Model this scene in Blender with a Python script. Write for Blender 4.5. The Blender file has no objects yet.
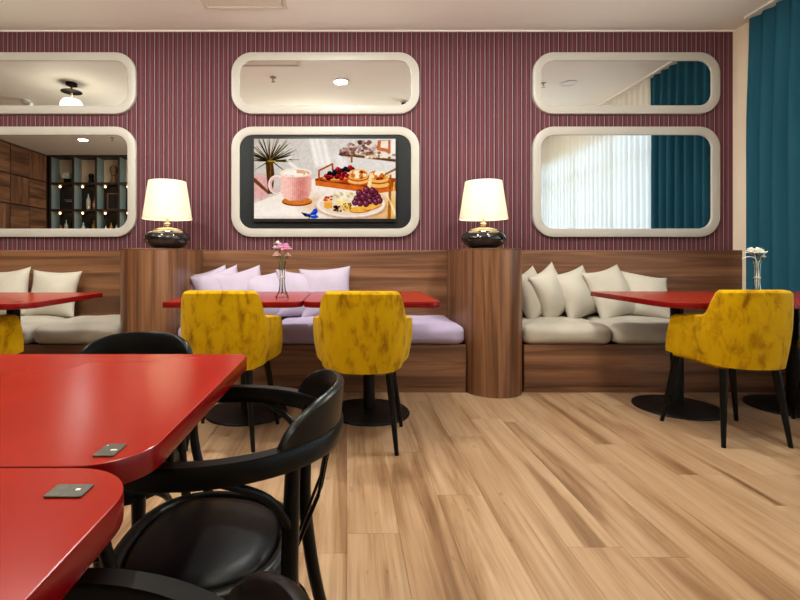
import bpy, bmesh, math, random
import numpy as np
from mathutils import Vector, Matrix

rnd = random.Random(7)
PI = math.pi
SC = bpy.context.scene
COL = SC.collection

# ------------------------------------------------------------------ camera, sky, exposure
cam_d = bpy.data.cameras.new('camera')
cam = bpy.data.objects.new('camera', cam_d)
COL.objects.link(cam)
cam.location = (0, 0, 1.0)
cam.rotation_euler = (PI / 2, 0, 0)
cam_d.sensor_width = 36.0
cam_d.lens = 470 / 800 * 36.0
cam_d.shift_x = (400 - 347) / 800
cam_d.shift_y = -(300 - 257) / 800
cam_d.clip_start = 0.02
SC.camera = cam

world = bpy.data.worlds.new('sky')
SC.world = world
world.use_nodes = True
_bg = world.node_tree.nodes['Background']
_bg.inputs['Color'].default_value = (0.72, 0.90, 1.0, 1)
_bg.inputs['Strength'].default_value = 1.9

vs = SC.view_settings
vs.view_transform = 'Standard'
vs.look = 'None'
vs.exposure = 1.05
vs.gamma = 1.0
vs.use_curve_mapping = False

# lamp powers (W)
P_DOWN = 17.0
P_DOME = 27.0
P_TABLE = 1.45
P_SHELF = 0.06
WARM = (0.95, 1.0, 0.96)
DOME_COL = (0.97, 1.0, 0.82)
WARM_LAMP = (1.0, 0.90, 0.74)

# room
XL, XR = -5.95, 3.45
YB, YR = 4.20, -1.25
YX, XS = -4.0, -3.15   # the room runs on behind the camera to YX, right of XS
ZC = 3.02
TOP = 0.747          # table height
YP = 4.10            # face of bench back panel

# daylight portal in the window opening
WY0, WY1, WZ0, WZ1 = -3.6, 3.25, 0.25, 2.6
pl = bpy.data.lights.new('window_portal', 'AREA')
pl.shape = 'RECTANGLE'
pl.size = WZ1 - WZ0
pl.size_y = WY1 - WY0
pl.cycles.is_portal = True
po = bpy.data.objects.new('window_portal', pl)
COL.objects.link(po)
po.location = (XR + 0.14, (WY0 + WY1) / 2, (WZ0 + WZ1) / 2)
po.rotation_euler = (0, PI / 2, 0)     # -Z of the light faces -X (into the room)


# ------------------------------------------------------------------ materials
def lin(c):
    c = c / 255.0
    return c / 12.92 if c <= 0.04045 else ((c + 0.055) / 1.055) ** 2.4


def rgb(r, g, b):
    return (lin(r), lin(g), lin(b), 1.0)


def new_mat(name):
    m = bpy.data.materials.new(name)
    m.use_nodes = True
    nt = m.node_tree
    nt.nodes.clear()
    out = nt.nodes.new('ShaderNodeOutputMaterial')
    return m, nt, out


def node(nt, typ, **kw):
    n = nt.nodes.new(typ)
    for k, v in kw.items():
        if k in n.inputs.keys() if isinstance(k, str) else False:
            n.inputs[k].default_value = v
        else:
            setattr(n, k, v)
    return n


def principled(nt, out, **kw):
    p = nt.nodes.new('ShaderNodeBsdfPrincipled')
    for k, v in kw.items():
        p.inputs[k.replace('_', ' ')].default_value = v
    nt.links.new(p.outputs[0], out.inputs[0])
    return p


def ramp(nt, stops, interp='LINEAR'):
    r = nt.nodes.new('ShaderNodeValToRGB')
    cr = r.color_ramp
    cr.interpolation = interp
    while len(cr.elements) < len(stops):
        cr.elements.new(0.5)
    for e, (p, c) in zip(cr.elements, stops):
        e.position = p
        e.color = c
    return r


def coords(nt, scale, rand=0.0, loc=(0, 0, 0)):
    tc = nt.nodes.new('ShaderNodeTexCoord')
    src = tc.outputs['Object']
    if rand:
        oi = nt.nodes.new('ShaderNodeObjectInfo')
        mu = nt.nodes.new('ShaderNodeVectorMath')
        mu.operation = 'SCALE'
        mu.inputs[0].default_value = (rand, rand * 0.7, rand * 1.3)
        nt.links.new(oi.outputs['Random'], mu.inputs['Scale'])
        ad = nt.nodes.new('ShaderNodeVectorMath')
        ad.operation = 'ADD'
        nt.links.new(src, ad.inputs[0])
        nt.links.new(mu.outputs[0], ad.inputs[1])
        src = ad.outputs[0]
    mp = nt.nodes.new('ShaderNodeMapping')
    mp.inputs['Scale'].default_value = scale
    mp.inputs['Location'].default_value = loc
    nt.links.new(src, mp.inputs['Vector'])
    return mp.outputs[0]


def noise(nt, vec, scale=1.0, detail=4.0, rough=0.55, dist=0.0):
    n = nt.nodes.new('ShaderNodeTexNoise')
    n.inputs['Scale'].default_value = scale
    n.inputs['Detail'].default_value = detail
    n.inputs['Roughness'].default_value = rough
    n.inputs['Distortion'].default_value = dist
    nt.links.new(vec, n.inputs['Vector'])
    return n.outputs['Fac']


def mixcol(nt, a, b, fac, mode='MIX'):
    m = nt.nodes.new('ShaderNodeMix')
    m.data_type = 'RGBA'
    m.blend_type = mode
    for sock, v in ((m.inputs[0], fac), (m.inputs[6], a), (m.inputs[7], b)):
        if isinstance(v, (int, float, tuple)):
            sock.default_value = v
        else:
            nt.links.new(v, sock)
    return m.outputs[2]


def bump(nt, h, p, strength=0.2, dist=0.002):
    b = nt.nodes.new('ShaderNodeBump')
    b.inputs['Strength'].default_value = strength
    b.inputs['Distance'].default_value = dist
    nt.links.new(h, b.inputs['Height'])
    nt.links.new(b.outputs[0], p.inputs['Normal'])


def mottled(name, c1, c2, scale=6.0, rough=0.6, bumps=0.0, bscale=200.0, **kw):
    m, nt, out = new_mat(name)
    p = principled(nt, out, Roughness=rough, **kw)
    v = coords(nt, (scale,) * 3, 3.0)
    r = ramp(nt, [(0.3, c1), (0.7, c2)])
    nt.links.new(noise(nt, v), r.inputs[0])
    nt.links.new(r.outputs[0], p.inputs['Base Color'])
    if bumps:
        bump(nt, noise(nt, coords(nt, (bscale,) * 3), detail=2), p, bumps)
    return m


def wood(name, axis, stops, across=9.0, along=0.55, rough=0.42, fine=0.3, rand=13.0, tint=0.0, knots=False):
    m, nt, out = new_mat(name)
    p = principled(nt, out, Roughness=rough)
    s = [across] * 3
    s[axis] = along
    v = coords(nt, tuple(s), rand)
    n1 = noise(nt, v, 1.0, 5, 0.58, 0.9)
    r = ramp(nt, stops)
    nt.links.new(n1, r.inputs[0])
    s2 = [across * 16] * 3
    s2[axis] = along * 4
    n2 = noise(nt, coords(nt, tuple(s2), rand), 1.0, 3, 0.6, 0.2)
    r2 = ramp(nt, [(0.25, (1 - fine,) * 3 + (1,)), (0.62, (1, 1, 1, 1))])
    nt.links.new(n2, r2.inputs[0])
    c = mixcol(nt, r.outputs[0], r2.outputs[0], 1.0, 'MULTIPLY')
    if tint:
        oi = nt.nodes.new('ShaderNodeObjectInfo')
        r3 = ramp(nt, [(0.0, (1 - tint, 1 - tint * 1.05, 1 - tint * 1.1, 1)), (1.0, (1, 1, 1, 1))])
        nt.links.new(oi.outputs['Random'], r3.inputs[0])
        c = mixcol(nt, c, r3.outputs[0], 1.0, 'MULTIPLY')
    if knots:
        # finer secondary streaks and scattered dark knots
        s3 = [across * 4] * 3
        s3[axis] = along * 1.6
        r4 = ramp(nt, [(0.34, (0.80, 0.76, 0.72, 1)), (0.50, (1, 1, 1, 1))])
        nt.links.new(noise(nt, coords(nt, tuple(s3), rand), 1.0, 4, 0.6, 0.6), r4.inputs[0])
        c = mixcol(nt, c, r4.outputs[0], 1.0, 'MULTIPLY')
        s5 = [22.0] * 3
        s5[axis] = 9.0
        r5 = ramp(nt, [(0.70, (1, 1, 1, 1)), (0.80, (0.55, 0.48, 0.42, 1))])
        nt.links.new(noise(nt, coords(nt, tuple(s5), rand), 1.0, 2, 0.5, 0.3), r5.inputs[0])
        c = mixcol(nt, c, r5.outputs[0], 1.0, 'MULTIPLY')
    nt.links.new(c, p.inputs['Base Color'])
    bump(nt, n2, p, 0.06, 0.001)
    return m


def emission(name, col, strength):
    m, nt, out = new_mat(name)
    e = nt.nodes.new('ShaderNodeEmission')
    e.inputs[0].default_value = col
    e.inputs[1].default_value = strength
    nt.links.new(e.outputs[0], out.inputs[0])
    return m


M = {}
WAL = [(0.26, rgb(70, 42, 27)), (0.42, rgb(100, 63, 41)), (0.54, rgb(130, 86, 57)), (0.66, rgb(150, 104, 72)), (0.8, rgb(96, 61, 40))]
M['walnut_x'] = wood('walnut_horizontal', 0, WAL, 11, 0.5)
M['walnut_z'] = wood('walnut_vertical', 2, WAL, 13, 0.45, rough=0.34)
M['panel_y'] = wood('panel_grain_along', 1, WAL, 9, 0.9)
M['panel_z'] = wood('panel_grain_up', 2, WAL, 9, 0.9)
OAK = [(0.27, rgb(104, 72, 46)), (0.38, rgb(136, 100, 69)), (0.47, rgb(163, 127, 95)), (0.60, rgb(176, 143, 112)), (0.70, rgb(163, 129, 97)), (0.84, rgb(138, 98, 62))]
M['oak'] = wood('oak_plank', 1, OAK, 8, 0.55, rough=0.34, fine=0.2, rand=29.0, tint=0.08, knots=True)
M['gap'] = mottled('floor_underlay', rgb(70, 48, 32), rgb(90, 62, 42), 10, 0.9)
M['dark_wood'] = mottled('dark_shelf_wood', rgb(38, 26, 20), rgb(56, 38, 28), 12, 0.5)
M['ceiling'] = mottled('ceiling_paint', rgb(249, 246, 240), rgb(250, 247, 242), 2, 0.9)
M['ceiling_panel'] = mottled('hatch_paint', rgb(230, 221, 208), rgb(234, 226, 214), 2, 0.85)
M['paint'] = mottled('peach_wall_paint', rgb(236, 214, 190), rgb(240, 219, 196), 2, 0.85)
M['frame'] = mottled('cream_lacquer', rgb(182, 174, 165), rgb(187, 179, 170), 4, 0.4)
M['white'] = mottled('white_plastic', rgb(232, 230, 226), rgb(238, 236, 232), 4, 0.4)
M['red'] = mottled('red_lacquer', rgb(138, 23, 6), rgb(146, 26, 8), 5, 0.22, Specular_IOR_Level=0.13)
M['red_edge'] = mottled('red_edge_band', rgb(112, 5, 7), rgb(120, 7, 9), 5, 0.25, Specular_IOR_Level=0.3)
M['black_metal'] = mottled('black_powder_coat', rgb(6, 6, 7), rgb(9, 9, 10), 20, 0.4, Specular_IOR_Level=0.2)
M['black_wood'] = mottled('black_stained_beech', rgb(8, 8, 8), rgb(11, 11, 11), 20, 0.3, Specular_IOR_Level=0.16)
M['leather'] = mottled('black_leather', rgb(8, 6, 9), rgb(12, 9, 14), 9, 0.36, 0.12, 160, Specular_IOR_Level=0.14)
M['beige'] = mottled('beige_linen', rgb(188, 177, 163), rgb(196, 186, 172), 8, 0.9, 0.35, 300)
M['greige'] = mottled('greige_seat_fabric', rgb(174, 163, 150), rgb(183, 173, 160), 8, 0.9, 0.35, 300)
M['lilac'] = mottled('lilac_cast_linen', rgb(176, 161, 180), rgb(184, 169, 188), 8, 0.9, 0.35, 300)  # purplish light over the centre bench put into the cloth colour
M['lilac_seat'] = mottled('lilac_cast_seat_fabric', rgb(164, 147, 176), rgb(173, 157, 184), 8, 0.9, 0.35, 300)  # same lilac light cast, put into the seat colour
M['chrome'] = mottled('brushed_nickel', rgb(190, 182, 168), rgb(202, 194, 180), 8, 0.22, Metallic=1.0)
M['brass'] = mottled('pale_brass', rgb(214, 190, 140), rgb(222, 200, 150), 8, 0.35, Metallic=0.8)
M['dark_glass'] = mottled('black_glass', rgb(10, 8, 7), rgb(16, 12, 10), 5, 0.05, Coat_Weight=0.6)
M['tv_panel'] = mottled('charcoal_panel', rgb(18, 20, 24), rgb(22, 24, 28), 5, 0.45, Specular_IOR_Level=0.3)
M['tv_bezel'] = mottled('black_bezel', rgb(8, 8, 9), rgb(12, 12, 13), 5, 0.3)
M['outlet'] = mottled('bronze_outlet_plate', rgb(52, 47, 38), rgb(82, 74, 60), 160, 0.4, Metallic=0.3)
M['teal_paint'] = mottled('grey_teal_panel', rgb(128, 142, 140), rgb(138, 152, 150), 4, 0.6)
M['cream_back'] = mottled('cream_shelf_back', rgb(226, 196, 160), rgb(232, 204, 170), 4, 0.8)
M['bar_back'] = mottled('dark_bar_back', rgb(30, 24, 22), rgb(40, 32, 28), 4, 0.5)
M['clay'] = mottled('brown_clay', rgb(120, 78, 44), rgb(140, 94, 56), 12, 0.6)
M['stem'] = mottled('green_stem', rgb(70, 100, 50), rgb(90, 122, 64), 30, 0.6)
M['pink_petal'] = mottled('pink_petals', rgb(228, 150, 196), rgb(244, 188, 218), 90, 0.7)
M['pale_petal'] = mottled('pale_pink_petals', rgb(240, 205, 205), rgb(250, 226, 222), 90, 0.7)
M['white_petal'] = mottled('white_petals', rgb(236, 238, 222), rgb(250, 250, 240), 90, 0.7)
M['lens'] = emission('downlight_lens', (1.0, 0.90, 0.76, 1), 9.0)
M['dome'] = emission('opal_dome_glow', (1.0, 0.82, 0.58, 1), 3.0)
M['led'] = emission('shelf_led', (1.0, 0.42, 0.08, 1), 0.5)
M['amber'] = mottled('amber_glass', rgb(170, 110, 50), rgb(210, 150, 80), 20, 0.1)
M['pale_glass'] = mottled('pale_bottle_glass', rgb(190, 196, 180), rgb(220, 222, 205), 20, 0.1)


def _velvet():
    m, nt, out = new_mat('mustard_velvet')
    p = principled(nt, out, Roughness=0.85, Specular_IOR_Level=0.1)
    p.inputs['Sheen Weight'].default_value = 0.15
    p.inputs['Sheen Roughness'].default_value = 0.4
    p.inputs['Sheen Tint'].default_value = (1.0, 0.8, 0.25, 1)
    v = coords(nt, (17, 17, 9), 5.0)
    n = noise(nt, v, 1.0, 6, 0.62, 0.5)
    r = ramp(nt, [(0.30, rgb(120, 80, 0)), (0.40, rgb(156, 112, 0)), (0.5, rgb(180, 136, 0)), (0.72, rgb(190, 147, 1))])
    nt.links.new(n, r.inputs[0])
    nt.links.new(r.outputs[0], p.inputs['Base Color'])
    return m


M['velvet'] = _velvet()


def _wallpaper():
    m, nt, out = new_mat('striped_wallpaper')
    p = principled(nt, out, Roughness=0.8, Specular_IOR_Level=0.2)
    tc = nt.nodes.new('ShaderNodeTexCoord')
    sx = nt.nodes.new('ShaderNodeSeparateXYZ')
    nt.links.new(tc.outputs['Object'], sx.inputs[0])
    d = nt.nodes.new('ShaderNodeMath')
    d.operation = 'DIVIDE'
    d.inputs[1].default_value = 0.082
    nt.links.new(sx.outputs[0], d.inputs[0])
    f = nt.nodes.new('ShaderNodeMath')
    f.operation = 'FRACT'
    nt.links.new(d.outputs[0], f.inputs[0])
    pale, pink = rgb(144, 132, 142), rgb(130, 105, 115)
    red, dark, grey = rgb(108, 42, 47), rgb(74, 37, 44), rgb(82, 65, 70)
    st = [(0.0, pale), (0.075, dark), (0.20, red), (0.33, grey), (0.45, dark), (0.50, pink), (0.57, red),
          (0.70, grey), (0.82, red), (0.92, dark)]
    r = ramp(nt, st, 'CONSTANT')
    nt.links.new(f.outputs[0], r.inputs[0])
    nt.links.new(r.outputs[0], p.inputs['Base Color'])
    return m


M['wallpaper'] = _wallpaper()


def _mirror():
    m, nt, out = new_mat('silvered_mirror')
    p = principled(nt, out, Roughness=0.0, Metallic=1.0)
    v = coords(nt, (1, 1, 1))
    r = ramp(nt, [(0.0, (0.86, 0.87, 0.87, 1)), (1.0, (0.88, 0.89, 0.89, 1))])
    nt.links.new(noise(nt, v), r.inputs[0])
    nt.links.new(r.outputs[0], p.inputs['Base Color'])
    return m


M['mirror'] = _mirror()


def _fabric_thin(name, c1, c2, transl, transp, folds=None):
    m, nt, out = new_mat(name)
    r = ramp(nt, [(0.3, c1), (0.7, c2)])
    nt.links.new(noise(nt, coords(nt, (9, 9, 1.2))), r.inputs[0])
    df = nt.nodes.new('ShaderNodeBsdfDiffuse')
    tl = nt.nodes.new('ShaderNodeBsdfTranslucent')
    nt.links.new(r.outputs[0], df.inputs[0])
    nt.links.new(r.outputs[0], tl.inputs[0])
    mx = nt.nodes.new('ShaderNodeMixShader')
    mx.inputs[0].default_value = transl
    nt.links.new(df.outputs[0], mx.inputs[1])
    nt.links.new(tl.outputs[0], mx.inputs[2])
    last = mx
    if transp:
        tr = nt.nodes.new('ShaderNodeBsdfTransparent')
        m2 = nt.nodes.new('ShaderNodeMixShader')
        m2.inputs[0].default_value = transp
        nt.links.new(mx.outputs[0], m2.inputs[1])
        nt.links.new(tr.outputs[0], m2.inputs[2])
        last = m2
    nt.links.new(last.outputs[0], out.inputs[0])
    return m


M['sheer'] = _fabric_thin('white_sheer_voile', rgb(236, 238, 238), rgb(242, 243, 243), 0.6, 0.18)
M['teal'] = _fabric_thin('teal_curtain_cloth', rgb(35, 77, 95), rgb(41, 85, 103), 0.04, 0)
M['shade'] = _fabric_thin('cream_lamp_shade', rgb(246, 236, 214), rgb(248, 239, 220), 0.22, 0)


def _glass(name, tint=(1, 1, 1, 1), ior=1.45):
    m, nt, out = new_mat(name)
    p = principled(nt, out, Roughness=0.0, IOR=ior)
    p.inputs['Transmission Weight'].default_value = 1.0
    r = ramp(nt, [(0.0, tint), (1.0, tint)])
    nt.links.new(noise(nt, coords(nt, (3, 3, 3))), r.inputs[0])
    nt.links.new(r.outputs[0], p.inputs['Base Color'])
    return m




def _thin_glass():
    m, nt, out = new_mat('clear_thin_glass')
    tr = nt.nodes.new('ShaderNodeBsdfTransparent')
    r = ramp(nt, [(0.0, (0.97, 0.985, 0.98, 1)), (1.0, (0.99, 1.0, 0.995, 1))])
    nt.links.new(noise(nt, coords(nt, (3, 3, 3))), r.inputs[0])
    nt.links.new(r.outputs[0], tr.inputs[0])
    gl = nt.nodes.new('ShaderNodeBsdfGlossy')
    gl.inputs['Roughness'].default_value = 0.03
    lw = nt.nodes.new('ShaderNodeLayerWeight')
    lw.inputs['Blend'].default_value = 0.18
    mx = nt.nodes.new('ShaderNodeMixShader')
    nt.links.new(lw.outputs['Fresnel'], mx.inputs[0])
    nt.links.new(tr.outputs[0], mx.inputs[1])
    nt.links.new(gl.outputs[0], mx.inputs[2])
    nt.links.new(mx.outputs[0], out.inputs[0])
    return m


M['glass'] = _thin_glass()


def _pane():
    m, nt, out = new_mat('window_pane_glass')
    tr = nt.nodes.new('ShaderNodeBsdfTransparent')
    gl = nt.nodes.new('ShaderNodeBsdfGlossy')
    gl.inputs['Roughness'].default_value = 0.02
    fr = nt.nodes.new('ShaderNodeFresnel')
    mx = nt.nodes.new('ShaderNodeMixShader')
    nt.links.new(fr.outputs[0], mx.inputs[0])
    nt.links.new(tr.outputs[0], mx.inputs[1])
    nt.links.new(gl.outputs[0], mx.inputs[2])
    nt.links.new(mx.outputs[0], out.inputs[0])
    return m


M['pane'] = _pane()


# ------------------------------------------------------------------ mesh helpers
def obj(name, verts, faces, mat, parent=None, smooth=False, angle=None):
    me = bpy.data.meshes.new(name)
    me.from_pydata([tuple(v) for v in verts], [], faces)
    bm = bmesh.new()
    bm.from_mesh(me)
    bmesh.ops.recalc_face_normals(bm, faces=bm.faces)
    bm.to_mesh(me)
    bm.free()
    return link(name, me, mat, parent, smooth, angle)


def link(name, me, mat, parent=None, smooth=False, angle=None):
    me.materials.append(M[mat] if isinstance(mat, str) else mat)
    if smooth:
        for p in me.polygons:
            p.use_smooth = True
        if angle:
            me.set_sharp_from_angle(angle=math.radians(angle))
        for p in me.polygons:
            if len(p.vertices) > 6:
                p.use_smooth = False
    o = bpy.data.objects.new(name, me)
    COL.objects.link(o)
    if parent is not None:
        o.parent = parent
    return o


def from_bm(name, bm, mat, parent=None, smooth=False, angle=None):
    bmesh.ops.recalc_face_normals(bm, faces=bm.faces)
    me = bpy.data.meshes.new(name)
    bm.to_mesh(me)
    bm.free()
    return link(name, me, mat, parent, smooth, angle)


def tag(o, label, cat, group=None):
    o['label'] = label
    o['category'] = cat
    if group:
        o['group'] = group
    return o


def struct(o):
    o['kind'] = 'structure'
    return o


def thing(name, label, cat, loc=(0, 0, 0), rz=0.0, group=None):
    e = bpy.data.objects.new(name, None)
    COL.objects.link(e)
    e.empty_display_size = 0.1
    e.location = loc
    e.rotation_euler = (0, 0, rz)
    return tag(e, label, cat, group)


def dup(root, loc, rz=None, label=None):
    c = root.copy()
    COL.objects.link(c)
    c.location = loc
    if rz is not None:
        c.rotation_euler = (0, 0, rz)
    if label:
        c['label'] = label

    def kids(a, b):
        for ch in [x for x in KIDS if x.parent == a]:
            d = ch.copy()
            COL.objects.link(d)
            d.parent = b
            kids(ch, d)
    KIDS = list(COL.objects)
    kids(root, c)
    return c


def box_bm(x0, x1, y0, y1, z0, z1, bev=0.0, seg=2):
    bm = bmesh.new()
    bmesh.ops.create_cube(bm, size=1.0)
    for v in bm.verts:
        v.co = ((x0 + x1) / 2 + v.co.x * (x1 - x0), (y0 + y1) / 2 + v.co.y * (y1 - y0), (z0 + z1) / 2 + v.co.z * (z1 - z0))
    if bev:
        bmesh.ops.bevel(bm, geom=list(bm.edges), offset=bev, segments=seg, affect='EDGES', profile=0.5)
    return bm


def box(name, x0, x1, y0, y1, z0, z1, mat, parent=None, bev=0.0, seg=2):
    return from_bm(name, box_bm(x0, x1, y0, y1, z0, z1, bev, seg), mat, parent, bool(bev), 40)


def rrect(x0, x1, y0, y1, rad, n=8):
    """closed outline, ccw; rad = one radius or four (ll, lr, ur, ul)"""
    if not isinstance(rad, (tuple, list)):
        rad = (rad,) * 4
    cs = [(x0, y0, 1, 1, PI), (x1, y0, -1, 1, 1.5 * PI), (x1, y1, -1, -1, 0), (x0, y1, 1, -1, PI / 2)]
    pts = []
    for (cx, cy, sx, sy, a0), r in zip(cs, rad):
        for i in range(n + 1):
            a = a0 + i / n * PI / 2
            pts.append((cx + sx * r + r * math.cos(a), cy + sy * r + r * math.sin(a)))
    return pts


def ring_prism(outer, inner, conv, a, b, edge=0.0):
    """solid between two outlines of equal length; conv(u,v,w) -> xyz, w from a (front) to b (back)"""
    n = len(outer)
    V, F = [], []

    def loop(pts, w):
        s = len(V)
        V.extend(conv(u, v, w) for u, v in pts)
        return s

    cu = sum(p[0] for p in outer) / n
    cv = sum(p[1] for p in outer) / n

    def inset(pts, d):
        res = []
        for i in range(n):
            p0, p1 = pts[i - 1], pts[(i + 1) % n]
            tx, ty = p1[0] - p0[0], p1[1] - p0[1]
            L = math.hypot(tx, ty) or 1
            res.append((pts[i][0] - ty / L * d, pts[i][1] + tx / L * d))
        return res
    s = 1 if b > a else -1
    if edge:
        loops = [loop(outer, b), loop(outer, a + s * edge), loop(inset(outer, edge * 0.3), a + s * edge * 0.3), loop(inset(outer, edge), a),
                 loop(inset(inner, -edge), a), loop(inset(inner, -edge * 0.3), a + s * edge * 0.3), loop(inner, a + s * edge), loop(inner, b)]
    else:
        loops = [loop(outer, b), loop(outer, a), loop(inner, a), loop(inner, b)]
    for k in range(len(loops)):
        l0, l1 = loops[k], loops[(k + 1) % len(loops)]
        for i in range(n):
            j = (i + 1) % n
            F.append((l0 + i, l0 + j, l1 + j, l1 + i))
    return V, F


def slab(outline, z0, z1, conv=None, edge=0.0):
    """prism with optional rounded top and bottom edge (edge = inset)"""
    conv = conv or (lambda u, v, w: (u, v, w))
    n = len(outline)

    def inset(pts, d):
        res = []
        for i in range(n):
            p0, p1 = pts[i - 1], pts[(i + 1) % n]
            tx, ty = p1[0] - p0[0], p1[1] - p0[1]
            L = math.hypot(tx, ty) or 1
            res.append((pts[i][0] - ty / L * d, pts[i][1] + tx / L * d))
        return res
    if edge:
        lay = [(edge, z0), (edge * 0.3, z0 + edge * 0.3), (0, z0 + edge), (0, z1 - edge), (edge * 0.3, z1 - edge * 0.3), (edge, z1)]
    else:
        lay = [(0, z0), (0, z1)]
    V, F = [], []
    for d, z in lay:
        V += [conv(u, v, z) for u, v in (inset(outline, d) if d else outline)]
    for k in range(len(lay) - 1):
        for i in range(n):
            j = (i + 1) % n
            F.append((k * n + i, k * n + j, (k + 1) * n + j, (k + 1) * n + i))
    F.append(tuple(range(n - 1, -1, -1)))
    F.append(tuple((len(lay) - 1) * n + i for i in range(n)))
    return V, F


def lathe(profile, n=32, loc=(0, 0, 0), closed=False):
    V, F = [], []
    for r, z in profile:
        for i in range(n):
            a = 2 * PI * i / n
            V.append((loc[0] + max(r, 1e-5) * math.cos(a), loc[1] + max(r, 1e-5) * math.sin(a), loc[2] + z))
    m = len(profile)
    for k in range(m if closed else m - 1):
        for i in range(n):
            j = (i + 1) % n
            k2 = (k + 1) % m
            F.append((k * n + i, k * n + j, k2 * n + j, k2 * n + i))
    if not closed:
        F.append(tuple(range(n - 1, -1, -1)))
        F.append(tuple((m - 1) * n + i for i in range(n)))
    return V, F


def tube(path, rad, n=8, closed=False, caps=True):
    path = [Vector(p) for p in path]
    m = len(path)
    if not isinstance(rad, (list, tuple)):
        rad = [rad] * m
    V, F = [], []
    ref = None
    for i, p in enumerate(path):
        t = (path[(i + 1) % m] - path[i - 1]) if closed else (path[min(i + 1, m - 1)] - path[max(i - 1, 0)])
        t.normalize()
        if ref is None:
            ref = Vector((0, 0, 1)) if abs(t.z) < 0.9 else Vector((1, 0, 0))
        a = (ref - t * ref.dot(t)).normalized()
        ref = a
        b = t.cross(a)
        for k in range(n):
            an = 2 * PI * k / n
            V.append(p + (a * math.cos(an) + b * math.sin(an)) * rad[i])
    for i in range(m if closed else m - 1):
        i2 = (i + 1) % m
        for k in range(n):
            k2 = (k + 1) % n
            F.append((i * n + k, i * n + k2, i2 * n + k2, i2 * n + k))
    if not closed and caps:
        F.append(tuple(range(n - 1, -1, -1)))
        F.append(tuple((m - 1) * n + k for k in range(n)))
    return V, F


def smooth_path(pts, n=6):
    """Catmull-Rom through pts"""
    P = [Vector(p) for p in pts]
    res = []
    for i in range(len(P) - 1):
        p0, p1, p2, p3 = P[max(i - 1, 0)], P[i], P[i + 1], P[min(i + 2, len(P) - 1)]
        for k in range(n):
            t = k / n
            res.append(0.5 * ((2 * p1) + (p2 - p0) * t + (2 * p0 - 5 * p1 + 4 * p2 - p3) * t * t + (3 * p1 - p0 - 3 * p2 + p3) * t ** 3))
    res.append(P[-1])
    return res


def rounded_cushion(name, w, d, h, r, mat, parent=None, bulge=0.015, n=12, seed=0):
    bm = bmesh.new()
    bmesh.ops.create_cube(bm, size=2.0)
    bmesh.ops.subdivide_edges(bm, edges=list(bm.edges), cuts=n, use_grid_fill=True)
    hw, hd, hh = w / 2, d / 2, h / 2
    rr = random.Random(seed)
    ph = [rr.uniform(0, 6) for _ in range(4)]
    for v in bm.verts:
        x, y, z = v.co

        def warp(t, half):
            # put grid lines near the rounded rim
            k = min(0.95, r / half)
            return half * (math.copysign(1 - (1 - abs(t)) ** 1.0, t))
        p = Vector((warp(x, hw), warp(y, hd), warp(z, hh)))
        c = Vector((max(-hw + r, min(hw - r, p.x)), max(-hd + r, min(hd - r, p.y)), max(-hh + r * 0.9, min(hh - r * 0.9, p.z))))
        dv = p - c
        q = c + dv.normalized() * r if dv.length > 1e-6 else p
        fx, fy = 1 - (x * x), 1 - (y * y)
        q.z += bulge * (fx * fy if z > 0 else 0) + (0.004 * math.sin(x * 5 + ph[0]) * math.sin(y * 4 + ph[1]) if z > 0.2 else 0)
        q.y -= bulge * 0.5 * fx * (1 - z * z) if y < 0 else 0
        q.z += hh
        v.co = q
    return from_bm(name, bm, mat, parent, True)


def pillow_mesh(size, thick, seed=0, n=16):
    rr = random.Random(seed)
    ph = [rr.uniform(0, 6.28) for _ in range(6)]
    V, F = [], []
    idx = {}
    h = size / 2
    for side in (1, -1):
        for i in range(n + 1):
            for j in range(n + 1):
                edge = i in (0, n) or j in (0, n)
                if edge and side == -1:
                    idx[(side, i, j)] = idx[(1, i, j)]
                    continue
                a, b = -math.cos(PI * i / n), -math.cos(PI * j / n)
                a, b = 0.5 * a + 0.5 * (2 * i / n - 1), 0.5 * b + 0.5 * (2 * j / n - 1)
                pin = 0.11
                u = a * (1 - pin * (1 - b * b))
                w = b * (1 - pin * (1 - a * a))
                t = thick / 2 * (max(0, 1 - a * a) ** 0.55) * (max(0, 1 - b * b) ** 0.55)
                t *= 1 + 0.10 * math.sin(3 * a + ph[0]) * math.sin(3.3 * b + ph[1]) - 0.08 * math.sin(7 * (a + b) + ph[2]) * a * b
                idx[(side, i, j)] = len(V)
                V.append((u * h, side * t + 0.012 * math.sin(2.2 * a + ph[3]) * math.sin(2 * b + ph[4]), h + w * h))
    for side in (1, -1):
        for i in range(n):
            for j in range(n):
                F.append((idx[(side, i, j)], idx[(side, i + 1, j)], idx[(side, i + 1, j + 1)], idx[(side, i, j + 1)]))
    return V, F


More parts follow.
